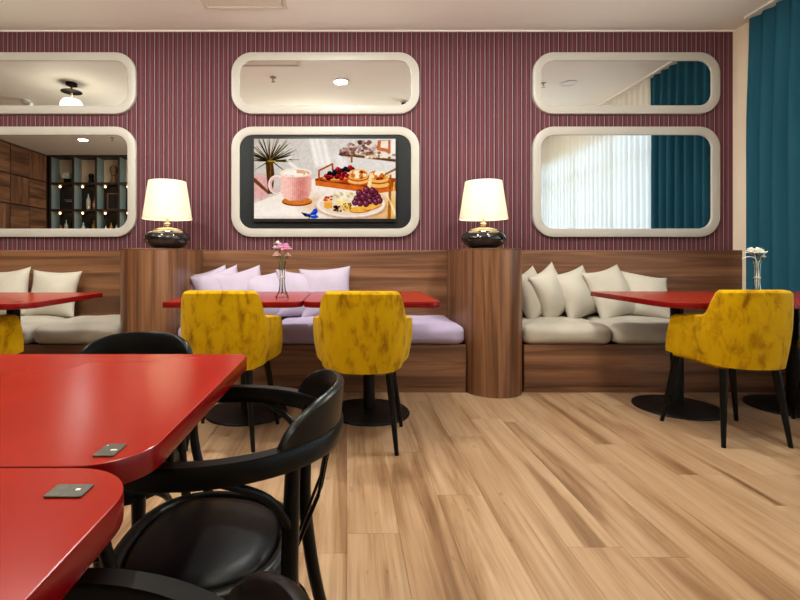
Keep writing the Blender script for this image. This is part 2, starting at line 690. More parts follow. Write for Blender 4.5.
# ------------------------------------------------------------------ the room
fl = struct(box('floor', XL, XR, YR, YB, -0.06, -0.012, 'gap'))
PW = 0.19
joints = {0: 1.70, 1: 2.41, 2: 1.975, 3: 2.62, 4: 1.62, 5: 2.85, 6: 2.28, 7: 2.51, 8: 2.16, 9: 1.89}
_pm = {}
k0, k1 = math.floor(XL / PW), math.ceil(XR / PW)
for k in range(k0, k1):
    xa, xb = max(XL, k * PW), min(XR, (k + 1) * PW)
    if xb - xa < 0.02:
        continue
    j = joints.get(k, rnd.uniform(-0.2, 1.15))
    ys = []
    y = j
    while y > YR:
        y -= 1.285
    while y < YB:
        y += 1.285
        ys.append(y)
    cuts = [YR] + [q for q in ys if YR + 0.12 < q < YB - 0.12] + [YB]
    for a, b in zip(cuts[:-1], cuts[1:]):
        key = (round(xb - xa, 3), round(b - a, 3))
        if key not in _pm:
            g = 0.0004
            o = from_bm('plank', box_bm(-(xb - xa) / 2 + g, (xb - xa) / 2 - g, -(b - a) / 2 + g, (b - a) / 2 - g, -0.012, 0.0, 0.0005, 1), 'oak', fl)
            _pm[key] = o.data
        else:
            o = bpy.data.objects.new('plank', _pm[key])
            COL.objects.link(o)
            o.parent = fl
        o.location = ((xa + xb) / 2, (a + b) / 2, 0)

box('floor_slab', XS, XR, YX, YR, -0.06, 0.0, 'oak', fl)
struct(box('ceiling', XL, XR, YX, YB, ZC, ZC + 0.12, 'ceiling'))
struct(box('wall_back', XL - 0.1, XR + 0.1, YB, YB + 0.12, 0, ZC, 'wallpaper'))
V, F = slab([(XL - .1, YR), (XL - .1, YR - .12), (XS - .12, YR - .12), (XS - .12, YX - .12), (XR + .1, YX - .12), (XR + .1, YX), (XS, YX), (XS, YR)], 0, ZC)
struct(obj('wall_rear', V, F, 'paint'))
wl = struct(box('wall_left', XL - 0.12, XL, YR, YB, 0, ZC, 'dark_wood'))
# square veneer panels of the left wall, grain turned from one to the next
_pp = {}
ye = [-0.93 + 0.5 * i for i in range(11)]
for i in range(10):
    for j in range(6):
        z1 = ZC - 0.02 - 0.528 * j
        z0 = max(0.0, z1 - 0.528)
        mt = 'panel_y' if (i * 2 + j) % 3 else 'panel_z'
        key = (mt, round(z1 - z0, 3))
        if key not in _pp:
            hh = (z1 - z0) / 2
            o = from_bm('panel', box_bm(0, 0.016, -0.25 + 0.013, 0.25 - 0.013, -hh + 0.013, hh - 0.013, 0.002, 1), mt, wl)
            _pp[key] = o.data
        else:
            o = bpy.data.objects.new('panel', _pp[key])
            COL.objects.link(o)
            o.parent = wl
        o.location = (XL, ye[i] + 0.25, (z0 + z1) / 2)

struct(box('trim_1', XL, XR, YB - .012, YB, ZC - .009, ZC, 'ceiling'))
# right wall with the window opening
cv = lambda u, v, w: (w, u, v)
V, F = ring_prism([(YX, 0), (YB, 0), (YB, ZC), (YX, ZC)], [(WY0, WZ0), (WY1, WZ0), (WY1, WZ1), (WY0, WZ1)], cv, XR, XR + 0.2)
struct(obj('wall_right', V, F, 'paint'))
win = bpy.data.objects.new('window_1', None)
COL.objects.link(win)
struct(win)
win.location = (XR + 0.12, (WY0 + WY1) / 2, WZ0)
hwid = (WY1 - WY0) / 2
hz = WZ1 - WZ0
V, F = ring_prism([(-hwid, 0), (hwid, 0), (hwid, hz), (-hwid, hz)], [(-hwid + .06, .06), (hwid - .06, .06), (hwid - .06, hz - .06), (-hwid + .06, hz - .06)], cv, -0.03, 0.03)
obj('window_frame', V, F, 'white', win)
box('transom', -0.028, 0.028, -hwid + .06, hwid - .06, 2.15 - WZ0 - .035, 2.15 - WZ0 + .035, 'white', win)
npane = 7
step = (2 * hwid - .12) / npane
for i in range(1, npane):
    y = -hwid + .06 + i * step
    box('mullion', -0.027, 0.027, y - .03, y + .03, .06, hz - .06, 'white', win)
for i in range(npane):
    y = -hwid + .06 + i * step
    for za, zb in ((.06, 2.15 - WZ0 - .035), (2.15 - WZ0 + .035, hz - .06)):
        box('pane', -0.003, 0.003, y + (.03 if i else 0), y + step - (.03 if i < npane - 1 else 0), za, zb, 'pane', win)

# ceiling hatch
h = thing('ceiling_hatch', 'square paint-matched access hatch set in the ceiling at the top edge', 'hatch', (-0.815, 3.60, ZC))
V, F = ring_prism(rrect(-.335, .335, -.21, .21, .004, 1), rrect(-.305, .305, -.18, .18, .004, 1), lambda u, v, w: (u, v, -w), 0.012, 0.0)
obj('hatch_frame', V, F, 'ceiling_panel', h)
box('hatch_door', -.3, .3, -.175, .175, -0.007, -0.0005, 'ceiling_panel', h, 0.002, 1)

# ------------------------------------------------------------------ curtains
def curtain(name, ya, yb, z0, z1, x0, amp, lam, mat, seed, nz=14, grow=1.0, thick=0.002):
    rr = random.Random(seed)
    L = yb - ya
    nf = max(2, round(L / lam))
    ny = nf * 10
    ph = [rr.uniform(-0.5, 0.5) for _ in range(nf + 2)]
    am = [rr.uniform(0.65, 1.2) for _ in range(nf + 2)]
    V, F = [], []
    for k in range(nz + 1):
        t = k / nz
        z = z1 + (z0 - z1) * t
        spread = 1 + 0.008 * t
        for i in range(ny + 1):
            s = i / ny * nf
            q = int(s)
            fr = s - q
            p_ = ph[q] * (1 - fr) + ph[q + 1] * fr
            a_ = am[q] * (1 - fr) + am[q + 1] * fr
            drop = 0.55 + 0.45 * min(1, t * 4) * grow
            x = amp * a_ * drop * math.sin(2 * PI * s + p_ * 1.5 * min(1, t * 2))
            x += amp * 0.35 * math.sin(4 * PI * s + 1.3 + p_) * min(1, t * 3)
            y = ya + L * i / ny + amp * 0.5 * math.cos(2 * PI * s + p_) * min(1, t * 3)
            V.append((x0 + x, (y - (ya + yb) / 2) * spread + (ya + yb) / 2, z))
    n = ny + 1
    for k in range(nz):
        for i in range(ny):
            F.append((k * n + i, k * n + i + 1, (k + 1) * n + i + 1, (k + 1) * n + i))
    return V, F


trk = thing('curtain_track', 'white curtain track along the ceiling above the teal curtain', 'curtain track', (3.385, 1.5, ZC))
box('rail', -0.05, 0.05, -5.4, 2.45, -0.018, 0.0, 'white', trk, 0.002, 1)

V, F = curtain('teal', 3.10, 3.965, 0.015, 3.0, 3.394, 0.036, 0.125, 'teal', 3)
c = tag(obj('blackout_curtain', V, F, 'teal', smooth=True), 'dark teal floor-length curtain hanging in pleats at the right wall', 'curtain')
V, F = curtain('sheer', -3.8, 3.09, 0.015, 3.0, 3.395, 0.024, 0.11, 'sheer', 5, 10)
c = tag(obj('sheer_curtain', V, F, 'sheer', smooth=True), 'white sheer daylit curtain seen in the right-hand mirror', 'curtain')

# ------------------------------------------------------------------ mirrors and screen on the back wall
def wall_frame(name, x0, x1, z0, z1, label, cat, glass_mat, glass_name):
    cx = (x0 + x1) / 2
    t = thing(name, label, cat, (cx, YB, z0))
    w, hh = (x1 - x0) / 2, z1 - z0
    fw = 0.074
    cvf = lambda u, v, wv: (u, -wv, v)
    V, F = ring_prism(rrect(-w, w, 0, hh, 0.185, 10), rrect(-w + fw, w - fw, fw, hh - fw, 0.115, 10), cvf, 0.032, 0.0, 0.006)
    obj('frame', V, F, 'frame', t, True, 35)
    V, F = slab(rrect(-w + fw - .003, w - fw + .003, fw - .003, hh - fw + .003, 0.117, 10), 0.004, 0.02, cvf)
    obj(glass_name, V, F, glass_mat, t)
    return t


ZL0, ZL1, ZU0, ZU1 = 1.178, 2.158, 2.272, 2.818
for nm, xa, xb in (('left', -3.535, -1.875), ('centre', -1.027, 0.643), ('right', 1.652, 3.313)):
    desc = {'left': 'showing a domed ceiling lamp', 'centre': 'above the television', 'right': 'reflecting the ceiling and curtain tops'}[nm]
    wall_frame('wall_mirror', xa, xb, ZU0, ZU1, 'low wide cream-framed mirror ' + desc, 'mirror', 'mirror', 'mirror_glass')
    if nm == 'centre':
        wall_frame('screen_surround', xa, xb, ZL0, ZL1, 'cream rounded frame with a charcoal panel around the television', 'frame', 'tv_panel', 'panel')
    else:
        desc = {'left': 'reflecting wooden wall panels and a bottle shelf', 'right': 'reflecting white sheer and teal curtains'}[nm]
        wall_frame('wall_mirror', xa, xb, ZL0, ZL1, 'tall cream-framed mirror ' + desc, 'mirror', 'mirror', 'mirror_glass')

# ---- television
sx0, sx1 = (255 - 347) / 112.3, (395 - 347) / 112.3
sz1, sz0 = 1 + (257 - 140) / 112.3, 1 + (257 - 219) / 112.3
tv = thing('television', 'black wall television showing a breakfast picture with pink mug and fruit', 'television', ((sx0 + sx1) / 2, YB - 0.02, sz0))
tw, th = (sx1 - sx0) / 2, sz1 - sz0
cvf = lambda u, v, w: (u, -w, v)
V, F = slab(rrect(-tw - .012, tw + .012, -.028, th + .012, .008, 3), 0.0, 0.035, cvf, 0.002)
obj('casing', V, F, 'tv_bezel', tv)


def paint_screen():
    """picture on the screen, drawn in a 623 x 352 frame"""
    S = 2
    W, H = 623 * S // 2, 352 * S // 2
    yy, xx = np.mgrid[0:H + 1, 0:W + 1].astype(float)
    X = 67 + xx * 623 / W
    Y = 88 + yy * 352 / H
    img = np.zeros((H + 1, W + 1, 3))
    rs = np.random.RandomState(4)

    def fbm(sc, seed):
        r = np.random.RandomState(seed)
        out = np.zeros_like(X)
        amp = 1.0
        for _ in range(4):
            g = r.rand(64, 64)
            u, v = (X / sc) % 63, (Y / sc) % 63
            iu, iv = u.astype(int), v.astype(int)
            fu, fv = u - iu, v - iv
            fu, fv = fu * fu * (3 - 2 * fu), fv * fv * (3 - 2 * fv)
            out += amp * ((g[iv, iu] * (1 - fu) + g[iv, iu + 1] * fu) * (1 - fv) + (g[iv + 1, iu] * (1 - fu) + g[iv + 1, iu + 1] * fu) * fv)
            amp *= .5
            sc /= 2
        return out / 1.875

    def put(mask, colr):
        colr = np.array(colr, float)
        m = np.clip(mask, 0, 1)[..., None]
        img[:] = img * (1 - m) + colr * m

    def ell(cx, cy, rx, ry, soft=1.5, rot=0.0):
        dx, dy = X - cx, Y - cy
        c_, s_ = math.cos(rot), math.sin(rot)
        a, b = dx * c_ + dy * s_, -dx * s_ + dy * c_
        d = (1 - np.sqrt((a / rx) ** 2 + (b / ry) ** 2)) * min(rx, ry)
        return np.clip(d / soft + .5, 0, 1)

    def poly(pts, soft=1.5):
        d = np.full(X.shape, 1e9)
        inside = np.zeros(X.shape, bool)
        n = len(pts)
        for i in range(n):
            x0, y0 = pts[i]
            x1, y1 = pts[(i + 1) % n]
            ex, ey = x1 - x0, y1 - y0
            t = np.clip(((X - x0) * ex + (Y - y0) * ey) / (ex * ex + ey * ey + 1e-9), 0, 1)
            d = np.minimum(d, np.hypot(X - x0 - t * ex, Y - y0 - t * ey))
            cnd = ((y0 > Y) != (y1 > Y)) & (X < (x1 - x0) * (Y - y0) / (y1 - y0 + 1e-9) + x0)
            inside ^= cnd
        d = np.where(inside, d, -d)
        return np.clip(d / soft + .5, 0, 1)

    def line(x0, y0, x1, y1, w0, w1, soft=1.5):
        ex, ey = x1 - x0, y1 - y0
        t = np.clip(((X - x0) * ex + (Y - y0) * ey) / (ex * ex + ey * ey + 1e-9), 0, 1)
        d = np.hypot(X - x0 - t * ex, Y - y0 - t * ey)
        return np.clip(((w0 + (w1 - w0) * t) / 2 - d) / soft + .5, 0, 1)

    # wall
    g = np.clip((X - 67) / 623, 0, 1)[..., None]
    img[:] = np.array([200, 196, 192]) * (1 - g) + np.array([222, 222, 224]) * g
    for a in (320, 345, 372):
        put(line(a, 92, a + 25, 200, 16, 22, 14) * .75, (248, 248, 246))
    put(line(440, 160, 470, 250, 30, 50, 25) * .6, (240, 242, 246))
    # flower shelf
    for _ in range(150):
        x, y = rs.uniform(445, 625), rs.uniform(98, 165)
        y = y if y > 165 - 75 * (0.45 + 0.55 * math.sin((x - 445) / 180 * PI)) else 165 - rs.uniform(0, 30)
        colr = [(226, 214, 206), (190, 176, 170), (150, 128, 120), (120, 104, 96), (212, 196, 180), (176, 150, 152)][rs.randint(6)]
        put(ell(x, y, rs.uniform(5, 11), rs.uniform(4, 9), 3), colr)
    put(poly([(440, 152), (690, 178), (690, 190), (440, 160)], 3), (140, 110, 78))
    put(line(497, 165, 497, 190, 9, 8, 3), (168, 132, 92))
    for _ in range(34):
        put(ell(rs.uniform(555, 690), rs.uniform(150, 172), rs.uniform(5, 9), rs.uniform(4, 7), 3), [(240, 230, 218), (214, 196, 176), (160, 134, 108)][rs.randint(3)])
    put(poly([(612, 95), (668, 92), (668, 150), (608, 138)], 2), (196, 142, 110))
    put(poly([(626, 97), (658, 95), (658, 132), (624, 126)], 2), (236, 226, 216))
    put(ell(684, 122, 14, 34, 4), (244, 242, 240))
    # table
    put(poly([(67, 372), (200, 322), (345, 256), (500, 262), (690, 230), (690, 440), (67, 440)], 3), (238, 230, 224))
    put(ell(230, 405, 190, 30, 40) * .5, (250, 246, 242))
    put(ell(640, 400, 90, 70, 50) * .7, (214, 172, 128))
    put(ell(330, 375, 70, 40, 40) * .5, (206, 172, 142))
    # cushion and plant
    put(ell(92, 300, 48, 55, 14), (214, 178, 178))
    put(line(67, 268, 130, 325, 16, 12, 5), (140, 108, 84))
    put(poly([(118, 190), (150, 190), (156, 240), (150, 330), (130, 330), (122, 250)], 3), (112, 88, 54))
    put(line(140, 200, 138, 325, 6, 6, 4) * .6, (160, 132, 80))
    for i in range(46):
        a = rs.uniform(-PI * 1.02, 0.12)
        L = rs.uniform(70, 150)
        x1, y1 = 136 + math.cos(a) * L, 180 + math.sin(a) * L * .8 + max(0, math.cos(a)) * 8
        colr = [(74, 68, 40), (98, 88, 52), (58, 52, 34), (134, 120, 80)][rs.randint(4)]
        put(line(136, 186, x1, y1, rs.uniform(4, 7), 1.2, 1.5), colr)
    put(line(150, 190, 215, 240, 5, 1, 1.5), (86, 78, 46))
    put(line(128, 190, 70, 225, 5, 1, 1.5), (86, 78, 46))
    put(line(128, 186, 160, 186, 5, 5, 2), (176, 158, 70))
    # steam
    for (x0, y0, x1, y1) in ((262, 222, 232, 205), (232, 205, 214, 180), (214, 180, 232, 158), (250, 215, 226, 190)):
        put(line(x0, y0, x1, y1, 11, 9, 8) * .55, (246, 246, 246))
    # coaster and mug
    put(ell(256, 366, 66, 19), (150, 96, 50))
    put(ell(256, 361, 64, 18), (206, 148, 92))
    put(np.clip(ell(165, 290, 36, 42) - ell(168, 290, 23, 29), 0, 1), (240, 218, 216))
    put(np.clip(ell(165, 291, 30, 36) - ell(168, 290, 23, 29), 0, 1) * .7, (216, 178, 176))
    body = np.clip(poly([(184, 238), (320, 238), (320, 318), (308, 346), (282, 360), (222, 360), (196, 346), (184, 318)], 2), 0, 1)
    sh = np.clip((X - 184) / 136, 0, 1)
    ribs = 0.5 + 0.5 * np.sin(X * 0.75)
    shade = 1.04 - .16 * np.exp(-((sh - .68) / .3) ** 2) - .05 * ribs * (Y > 255)
    mcol = np.stack([240 * shade, 196 * shade ** 1.5, 190 * shade ** 1.5], -1)
    m_ = body[..., None]
    img[:] = img * (1 - m_) + mcol * m_
    put(ell(252, 238, 69, 20), (244, 230, 226))
    put(ell(252, 239, 61, 15), (214, 180, 156))
    fo = fbm(26, 9)
    put(ell(252, 239, 60, 14) * np.clip((fo - .42) * 9, 0, 1), (248, 242, 234))
    # tray
    put(poly([(336, 264), (430, 238), (690, 262), (690, 310), (600, 304)], 2), (176, 112, 62))
    put(poly([(336, 266), (600, 302), (690, 298), (690, 318), (598, 330), (338, 294)], 2), (206, 138, 82))
    put(poly([(336, 264), (600, 300), (600, 306), (336, 271)], 2), (150, 92, 48))
    for a, b in (((353, 268), (353, 228)), ((353, 228), (412, 199)), ((412, 199), (415, 250))):
        put(line(*a, *b, 8, 8, 2), (178, 116, 68))
    put(ell(424, 262, 57, 17), (190, 132, 76))
    put(ell(424, 257, 55, 14), (222, 176, 122))
    berries = [(385, 252, 0), (400, 240, 1), (408, 256, 0), (420, 243, 1), (432, 256, 2), (444, 246, 0), (455, 252, 2), (440, 236, 2), (425, 232, 1), (452, 262, 0), (436, 222, 0),
               (455, 228, 1), (470, 220, 1), (482, 226, 1), (466, 240, 2), (446, 228, 2), (500, 222, 2), (490, 214, 0), (395, 262, 2), (475, 250, 0)]
    for x, y, kind in berries:
        cc = [(168, 52, 62), (38, 40, 58), (122, 28, 42)][kind]
        put(ell(x, y, 11, 10), cc)
        put(ell(x - 3, y - 4, 3.5, 3, 2) * .6, tuple(min(255, q + 90) for q in cc))
    # pastries
    tex = fbm(18, 21)
    for (x0, x1, y0, y1) in ((480, 572, 224, 292), (566, 664, 226, 308)):
        cx = (x0 + x1) / 2
        for q in range(3):
            yb = y1 - q * (y1 - y0) * .27
            put(ell(cx, yb - 14, (x1 - x0) / 2 - q * 3, 17), (190, 124, 62))
            put(ell(cx, yb - 19, (x1 - x0) / 2 - q * 3, 15), (232, 190, 138))
        put(ell(cx, y0 + 22, (x1 - x0) / 2 - 6, 21), (212, 150, 86))
        put(ell(cx, y0 + 20, (x1 - x0) / 2 - 8, 19) * np.clip((tex - .5) * 10, 0, 1), (250, 236, 216))
        put(ell(cx, y0 + 24, (x1 - x0) / 2 - 8, 20) * np.clip((.40 - tex) * 10, 0, 1), (136, 78, 40))
    put(poly([(566, 300), (576, 238), (590, 240), (580, 306)], 2), (240, 214, 176))
    # plate
    put(ell(493, 388, 152, 54, 8) * .5, (150, 112, 84))
    put(ell(493, 380, 152, 60), (206, 186, 176))
    put(ell(493, 376, 151, 58), (240, 230, 222))
    put(ell(493, 378, 136, 48), (226, 212, 200))
    for _ in range(60):
        put(ell(rs.uniform(405, 510), rs.uniform(328, 368), rs.uniform(5, 10), rs.uniform(4, 7), 2), [(246, 240, 226), (232, 220, 190), (206, 190, 150), (216, 214, 200)][rs.randint(4)])
    for (x, y, w, hh, cc) in ((375, 358, 36, 36, (226, 176, 112)), (414, 372, 40, 38, (214, 188, 160)), (455, 366, 44, 40, (228, 196, 136)), (430, 350, 40, 26, (238, 216, 168))):
        put(poly([(x, y + 8), (x + w * .5, y), (x + w, y + 8), (x + w, y + hh), (x + w * .4, y + hh + 4), (x, y + hh - 4)], 2), cc)
        put(poly([(x, y + 8), (x + w * .5, y), (x + w, y + 8), (x + w * .45, y + 14)], 2), tuple(min(255, q + 18) for q in cc))
    for _ in range(16):
        put(ell(rs.uniform(418, 450), rs.uniform(384, 408), 4, 4), (70, 36, 36))
        put(ell(rs.uniform(460, 496), rs.uniform(372, 402), 3, 3), (128, 100, 56))
    for _ in range(8):
        put(ell(rs.uniform(368, 410), rs.uniform(342, 360), 6, 4), (196, 96, 60))
    put(ell(540, 400, 52, 15, rot=-.12), (188, 128, 62))
    put(ell(540, 397, 51, 14, rot=-.12), (232, 186, 116))
    put(ell(590, 388, 42, 13, rot=-.3), (190, 132, 66))
    put(ell(590, 385, 41, 12, rot=-.3), (228, 184, 118))
    for (x, y) in ((520, 352), (512, 368), (536, 340), (548, 358), (534, 372), (566, 346), (578, 362), (560, 374), (594, 350), (604, 366), (586, 332), (612, 344), (600, 326), (556, 330), (530, 326), (562, 312), (588, 316), (620, 360), (575, 340), (546, 346)):
        put(ell(x, y, 14, 15), (92, 46, 66))
        put(ell(x - 1, y - 1, 11.5, 12.5, 4), (142, 88, 110))
        put(ell(x - 4, y - 5, 4, 4, 3) * .6, (206, 170, 186))
    # cutlery and golden blur
    put(line(668, 250, 662, 440, 9, 14, 5), (176, 130, 62))
    put(line(684, 280, 676, 430, 5, 8, 3), (228, 196, 128))
    put(line(650, 330, 690, 420, 5, 12, 5) * .7, (250, 238, 220))
    put(line(646, 244, 690, 222, 8, 10, 4) * .8, (150, 112, 72))
    # butterfly
    put(poly([(312, 420), (274, 412), (290, 430), (314, 434)], 2), (40, 44, 96))
    put(poly([(312, 424), (330, 398), (342, 394), (348, 408), (340, 424)], 2), (48, 92, 190))
    put(poly([(312, 428), (344, 424), (352, 434), (336, 440), (318, 438)], 2), (70, 118, 214))
    put(line(300, 424, 340, 404, 5, 3, 3) * .7, (120, 170, 236))
    put(line(308, 440, 322, 416, 4, 3, 1.5), (22, 24, 40))
    put(poly([(67, 430), (690, 430), (690, 440), (67, 440)], 6) * .12, (120, 90, 70))
    gr = fbm(9, 77) - .5
    img += gr[..., None] * 26
    x_ = np.clip(img / 255, 0, 1)
    x_ = x_ + .16 * np.sin((x_ - .55) * PI * 1.6) * x_ * (1.15 - x_) * 2
    img[:] = x_ ** 1.4 * 255 * np.array([.985, .955, .92])
    return np.clip(img, 0, 255), W, H


img, W_, H_ = paint_screen()
lin_img = np.where(img / 255 <= .04045, img / 255 / 12.92, ((img / 255 + .055) / 1.055) ** 2.4)
gx = np.linspace(-tw, tw, W_ + 1)
gz = np.linspace(th, 0, H_ + 1)
XX, ZZ = np.meshgrid(gx, gz)
vv = np.stack([XX, np.full_like(XX, -0.0362), ZZ], -1).reshape(-1, 3)
ii = np.arange((W_ + 1) * (H_ + 1)).reshape(H_ + 1, W_ + 1)
ff = np.stack([ii[:-1, :-1], ii[1:, :-1], ii[1:, 1:], ii[:-1, 1:]], -1).reshape(-1, 4)
me = bpy.data.meshes.new('screen')
me.from_pydata(vv.tolist(), [], ff.tolist())
ca = me.color_attributes.new('picture', 'FLOAT_COLOR', 'POINT')
buf = np.ones((vv.shape[0], 4), np.float32)
buf[:, :3] = lin_img.reshape(-1, 3)
ca.data.foreach_set('color', buf.ravel())
m_scr, nt, out = new_mat('lit_screen_picture')
at = nt.nodes.new('ShaderNodeAttribute')
at.attribute_name = 'picture'
em = nt.nodes.new('ShaderNodeEmission')
em.inputs[1].default_value = 0.47
nt.links.new(at.outputs['Color'], em.inputs[0])
nt.links.new(em.outputs[0], out.inputs[0])
so = link('screen', me, m_scr, tv)
so['label'] = 'lit screen with a photo of a pink mug, berries, pastries and grapes'

# ------------------------------------------------------------------ banquette benches
YF = 3.456           # front of the bench


def bench(xa, xb, label, cut=0.0):
    cx = (xa + xb) / 2
    w = (xb - xa) / 2
    t = thing('banquette_bench', label, 'bench', (cx, YF, 0))
    box('body', -w, w - cut, 0.03, YP - YF, 0.0, 0.345, 'dark_wood', t)
    box('front_panel', -w + .001, w - cut - .001, 0.0, 0.022, 0.05, 0.353, 'walnut_x', t, 0.0015, 1)
    box('plinth', -w, w - cut, 0.012, 0.028, 0.0, 0.048, 'walnut_x', t)
    box('back_panel', -w + .001, w - .001, YP - YF, YB - YF - 0.001, 0.0, 1.06, 'walnut_x', t, 0.0015, 1)
    return t


PLX0, PLX1, PRX0, PRX1 = -1.68, -1.262, 0.875, 1.303
bench(-3.9, PLX0, 'walnut banquette bench at the left with beige seat cushions')
bench(PLX1, PRX0, 'walnut banquette bench in the middle below the television')
bench(PRX1, XR, 'walnut banquette bench at the right beside the teal curtain', 0.14)


def pillar(xa, xb, label):
    r = (xb - xa) / 2
    t = thing('bench_divider', label, 'divider', ((xa + xb) / 2, YB, 0))
    yb, yc = -0.001, 3.32 + r - YB
    n = 24
    o = [(-r, yb)] + [(-r * math.cos(PI * i / n), yc - r * math.sin(PI * i / n)) for i in range(n + 1)] + [(r, yb)]
    V, F = slab(o, 0.0, 1.052)
    obj('rounded_body', V, F, 'walnut_z', t, True, 35)
    V, F = slab(o, 1.053, 1.063, None, 0.0015)
    obj('top', V, F, 'walnut_x', t, True, 35)
    return t


pillar(PLX0, PLX1, 'rounded walnut divider carrying the left table lamp')
pillar(PRX0, PRX1, 'rounded walnut divider carrying the right table lamp')

# ---- seat cushions
def seat(xa, xb, mat, label, group, seed):
    w, d = xb - xa - .008, YP - YF + .004
    o = rounded_cushion('seat_cushion', w, d, 0.135, 0.055, mat, None, 0.022, 14, seed)
    o.location = ((xa + xb) / 2, YF - .010 + d / 2, 0.355)
    return tag(o, label, 'cushion', group)


seat(-2.325, PLX0, 'greige', 'greige seat cushion of the left bench against the walnut divider', 'seat cushions', 1)
seat(-2.99, -2.325, 'greige', 'greige seat cushion of the left bench nearest the photo edge', 'seat cushions', 2)
xs = [PLX1, -.55, .162, PRX0]
for i, lb in enumerate(('lilac seat cushion behind the left mustard chair', 'lilac seat cushion in the middle of the centre bench', 'lilac seat cushion at the right end of the centre bench')):
    seat(xs[i], xs[i + 1], 'lilac_seat', lb, 'seat cushions', 3 + i)
xs = [PRX1, 1.965, 2.64, XR - .14]
for i, lb in enumerate(('greige seat cushion next to the right lamp divider', 'greige seat cushion behind the right red table', 'greige seat cushion beside the teal curtain')):
    seat(xs[i], xs[i + 1], 'greige', lb, 'seat cushions', 6 + i)


# ---- scatter cushions: x, y of foot, yaw, lean, roll
def pillow(x, y, yaw, lean, roll, size, thick, mat, label, seed, group, z=0.492):
    V, F = pillow_mesh(size, thick, seed)
    o = obj('throw_pillow', V, F, mat, smooth=True)
    o.location = (x, y, z)
    o.rotation_euler = (Matrix.Rotation(yaw, 3, 'Z') @ Matrix.Rotation(-lean, 3, 'X') @ Matrix.Rotation(roll, 3, 'Y')).to_euler()
    return tag(o, label, 'pillow', group)


R = math.radians
gp = 'beige pillows on the right bench'
pillow(1.475, 3.93, R(50), R(14), 0, .41, .17, 'beige', 'beige pillow half hidden behind the right lamp divider', 11, gp)
pillow(1.60, 3.88, R(48), R(15), R(-10), .42, .20, 'beige', 'beige pillow leaning second from the right lamp divider', 12, gp)
pillow(1.76, 3.88, R(38), R(14), R(-17), .44, .20, 'beige', 'tallest beige pillow with a raised corner on the right bench', 13, gp)
pillow(1.98, 3.88, R(26), R(18), R(-11), .43, .20, 'beige', 'beige pillow over the seat cushion joint of the right bench', 14, gp)
pillow(2.27, 3.86, R(20), R(22), R(-10), .45, .19, 'beige', 'beige pillow behind the left corner of the right red table', 15, gp)
pillow(2.47, 3.88, R(-4), R(26), R(9), .41, .19, 'beige', 'beige pillow farthest right, lying low behind the red table', 16, gp)
gp = 'pale lilac pillows on the centre bench'
pillow(-1.07, 3.91, R(38), R(14), R(-13), .42, .18, 'lilac', 'pale pillow tucked against the left lamp divider', 21, gp)
pillow(-.98, 3.86, R(30), R(13), R(-13), .42, .18, 'lilac', 'pale pillow with a raised corner, second from the left divider', 22, gp)
pillow(-.80, 3.86, R(24), R(14), R(-13), .42, .18, 'lilac', 'pale pillow behind the top edge of the left mustard chair', 23, gp)
pillow(-.62, 3.84, R(14), R(18), R(-9), .40, .18, 'lilac', 'pale lilac pillow just left of the flower vase', 24, gp)
pillow(-.40, 3.87, R(10), R(15), R(3), .41, .18, 'lilac', 'pale lilac pillow directly behind the flower vase', 25, gp)
pillow(-.16, 3.86, R(3), R(16), R(-3), .44, .18, 'lilac', 'lilac pillow at the right end of the centre pillow row', 26, gp)
gp = 'beige pillows on the left bench'
pillow(-2.48, 3.91, R(4), R(15), R(2), .41, .18, 'beige', 'beige pillow on the left bench behind the red table tip', 31, gp)
pillow(-2.86, 3.91, R(-6), R(14), R(-5), .42, .18, 'beige', 'beige pillow at the left photo edge on the left bench', 32, gp)

# ------------------------------------------------------------------ table lamps
def table_lamp(x, y, z, label):
    t = thing('table_lamp', label, 'lamp', (x, y, z), 0, 'table lamps on the dividers')
    V, F = lathe([(0.0, 0.0), (.075, 0.0), (.115, .012), (.155, .038), (.176, .07), (.178, .09), (.166, .118), (.14, .14), (.115, .151), (.0, .153)], 48)
    obj('glass_base', V, F, 'dark_glass', t, True, 50)
    V, F = lathe([(.0, .1535), (.108, .1535), (.106, .158), (.07, .168), (.03, .174), (.0, .175)], 40)
    obj('cap', V, F, 'brass', t, True, 40)
    V, F = lathe([(.0, .175), (.012, .175), (.012, .184), (.022, .188), (.026, .2), (.022, .212), (.012, .216), (.009, .25), (.0, .25)], 24)
    obj('neck', V, F, 'chrome', t, True, 50)
    zs, ze = .242, .545
    V, F = lathe([(.190, zs), (.1445, ze), (.1425, ze), (.188, zs)], 56, closed=True)
    sh = obj('lamp_shade', V, F, 'shade', t, True, 60)
    V, F = lathe([(.1915, zs - .002), (.1915, zs + .008), (.1865, zs + .008), (.1865, zs - .002)], 56, closed=True)
    obj('hem', V, F, 'shade', sh, True, 60)
    V, F = lathe([(.0, .27), (.014, .27), (.018, .30), (.03, .335), (.032, .355), (.022, .38), (.0, .388)], 20)
    obj('bulb', V, F, 'dome', t, True)
    V, F = tube(smooth_path([(.0, .165, .012), (.06, .2, .006), (.04, .26, .006)], 5), .003, 6)
    obj('cord', V, F, 'black_metal', t, True)
    l = bpy.data.lights.new('bulb_light', 'POINT')
    l.energy = P_TABLE
    l.color = WARM_LAMP
    l.shadow_soft_size = .045
    lo = bpy.data.objects.new('bulb_light', l)
    COL.objects.link(lo)
    lo.parent = t
    lo.location = (0, 0, .43)
    return t


table_lamp(-1.448, 3.79, 1.063, 'lit cream-shaded lamp with dark glass base on the left divider')
table_lamp(1.10, 3.79, 1.063, 'lit cream-shaded lamp with dark glass base on the right divider')

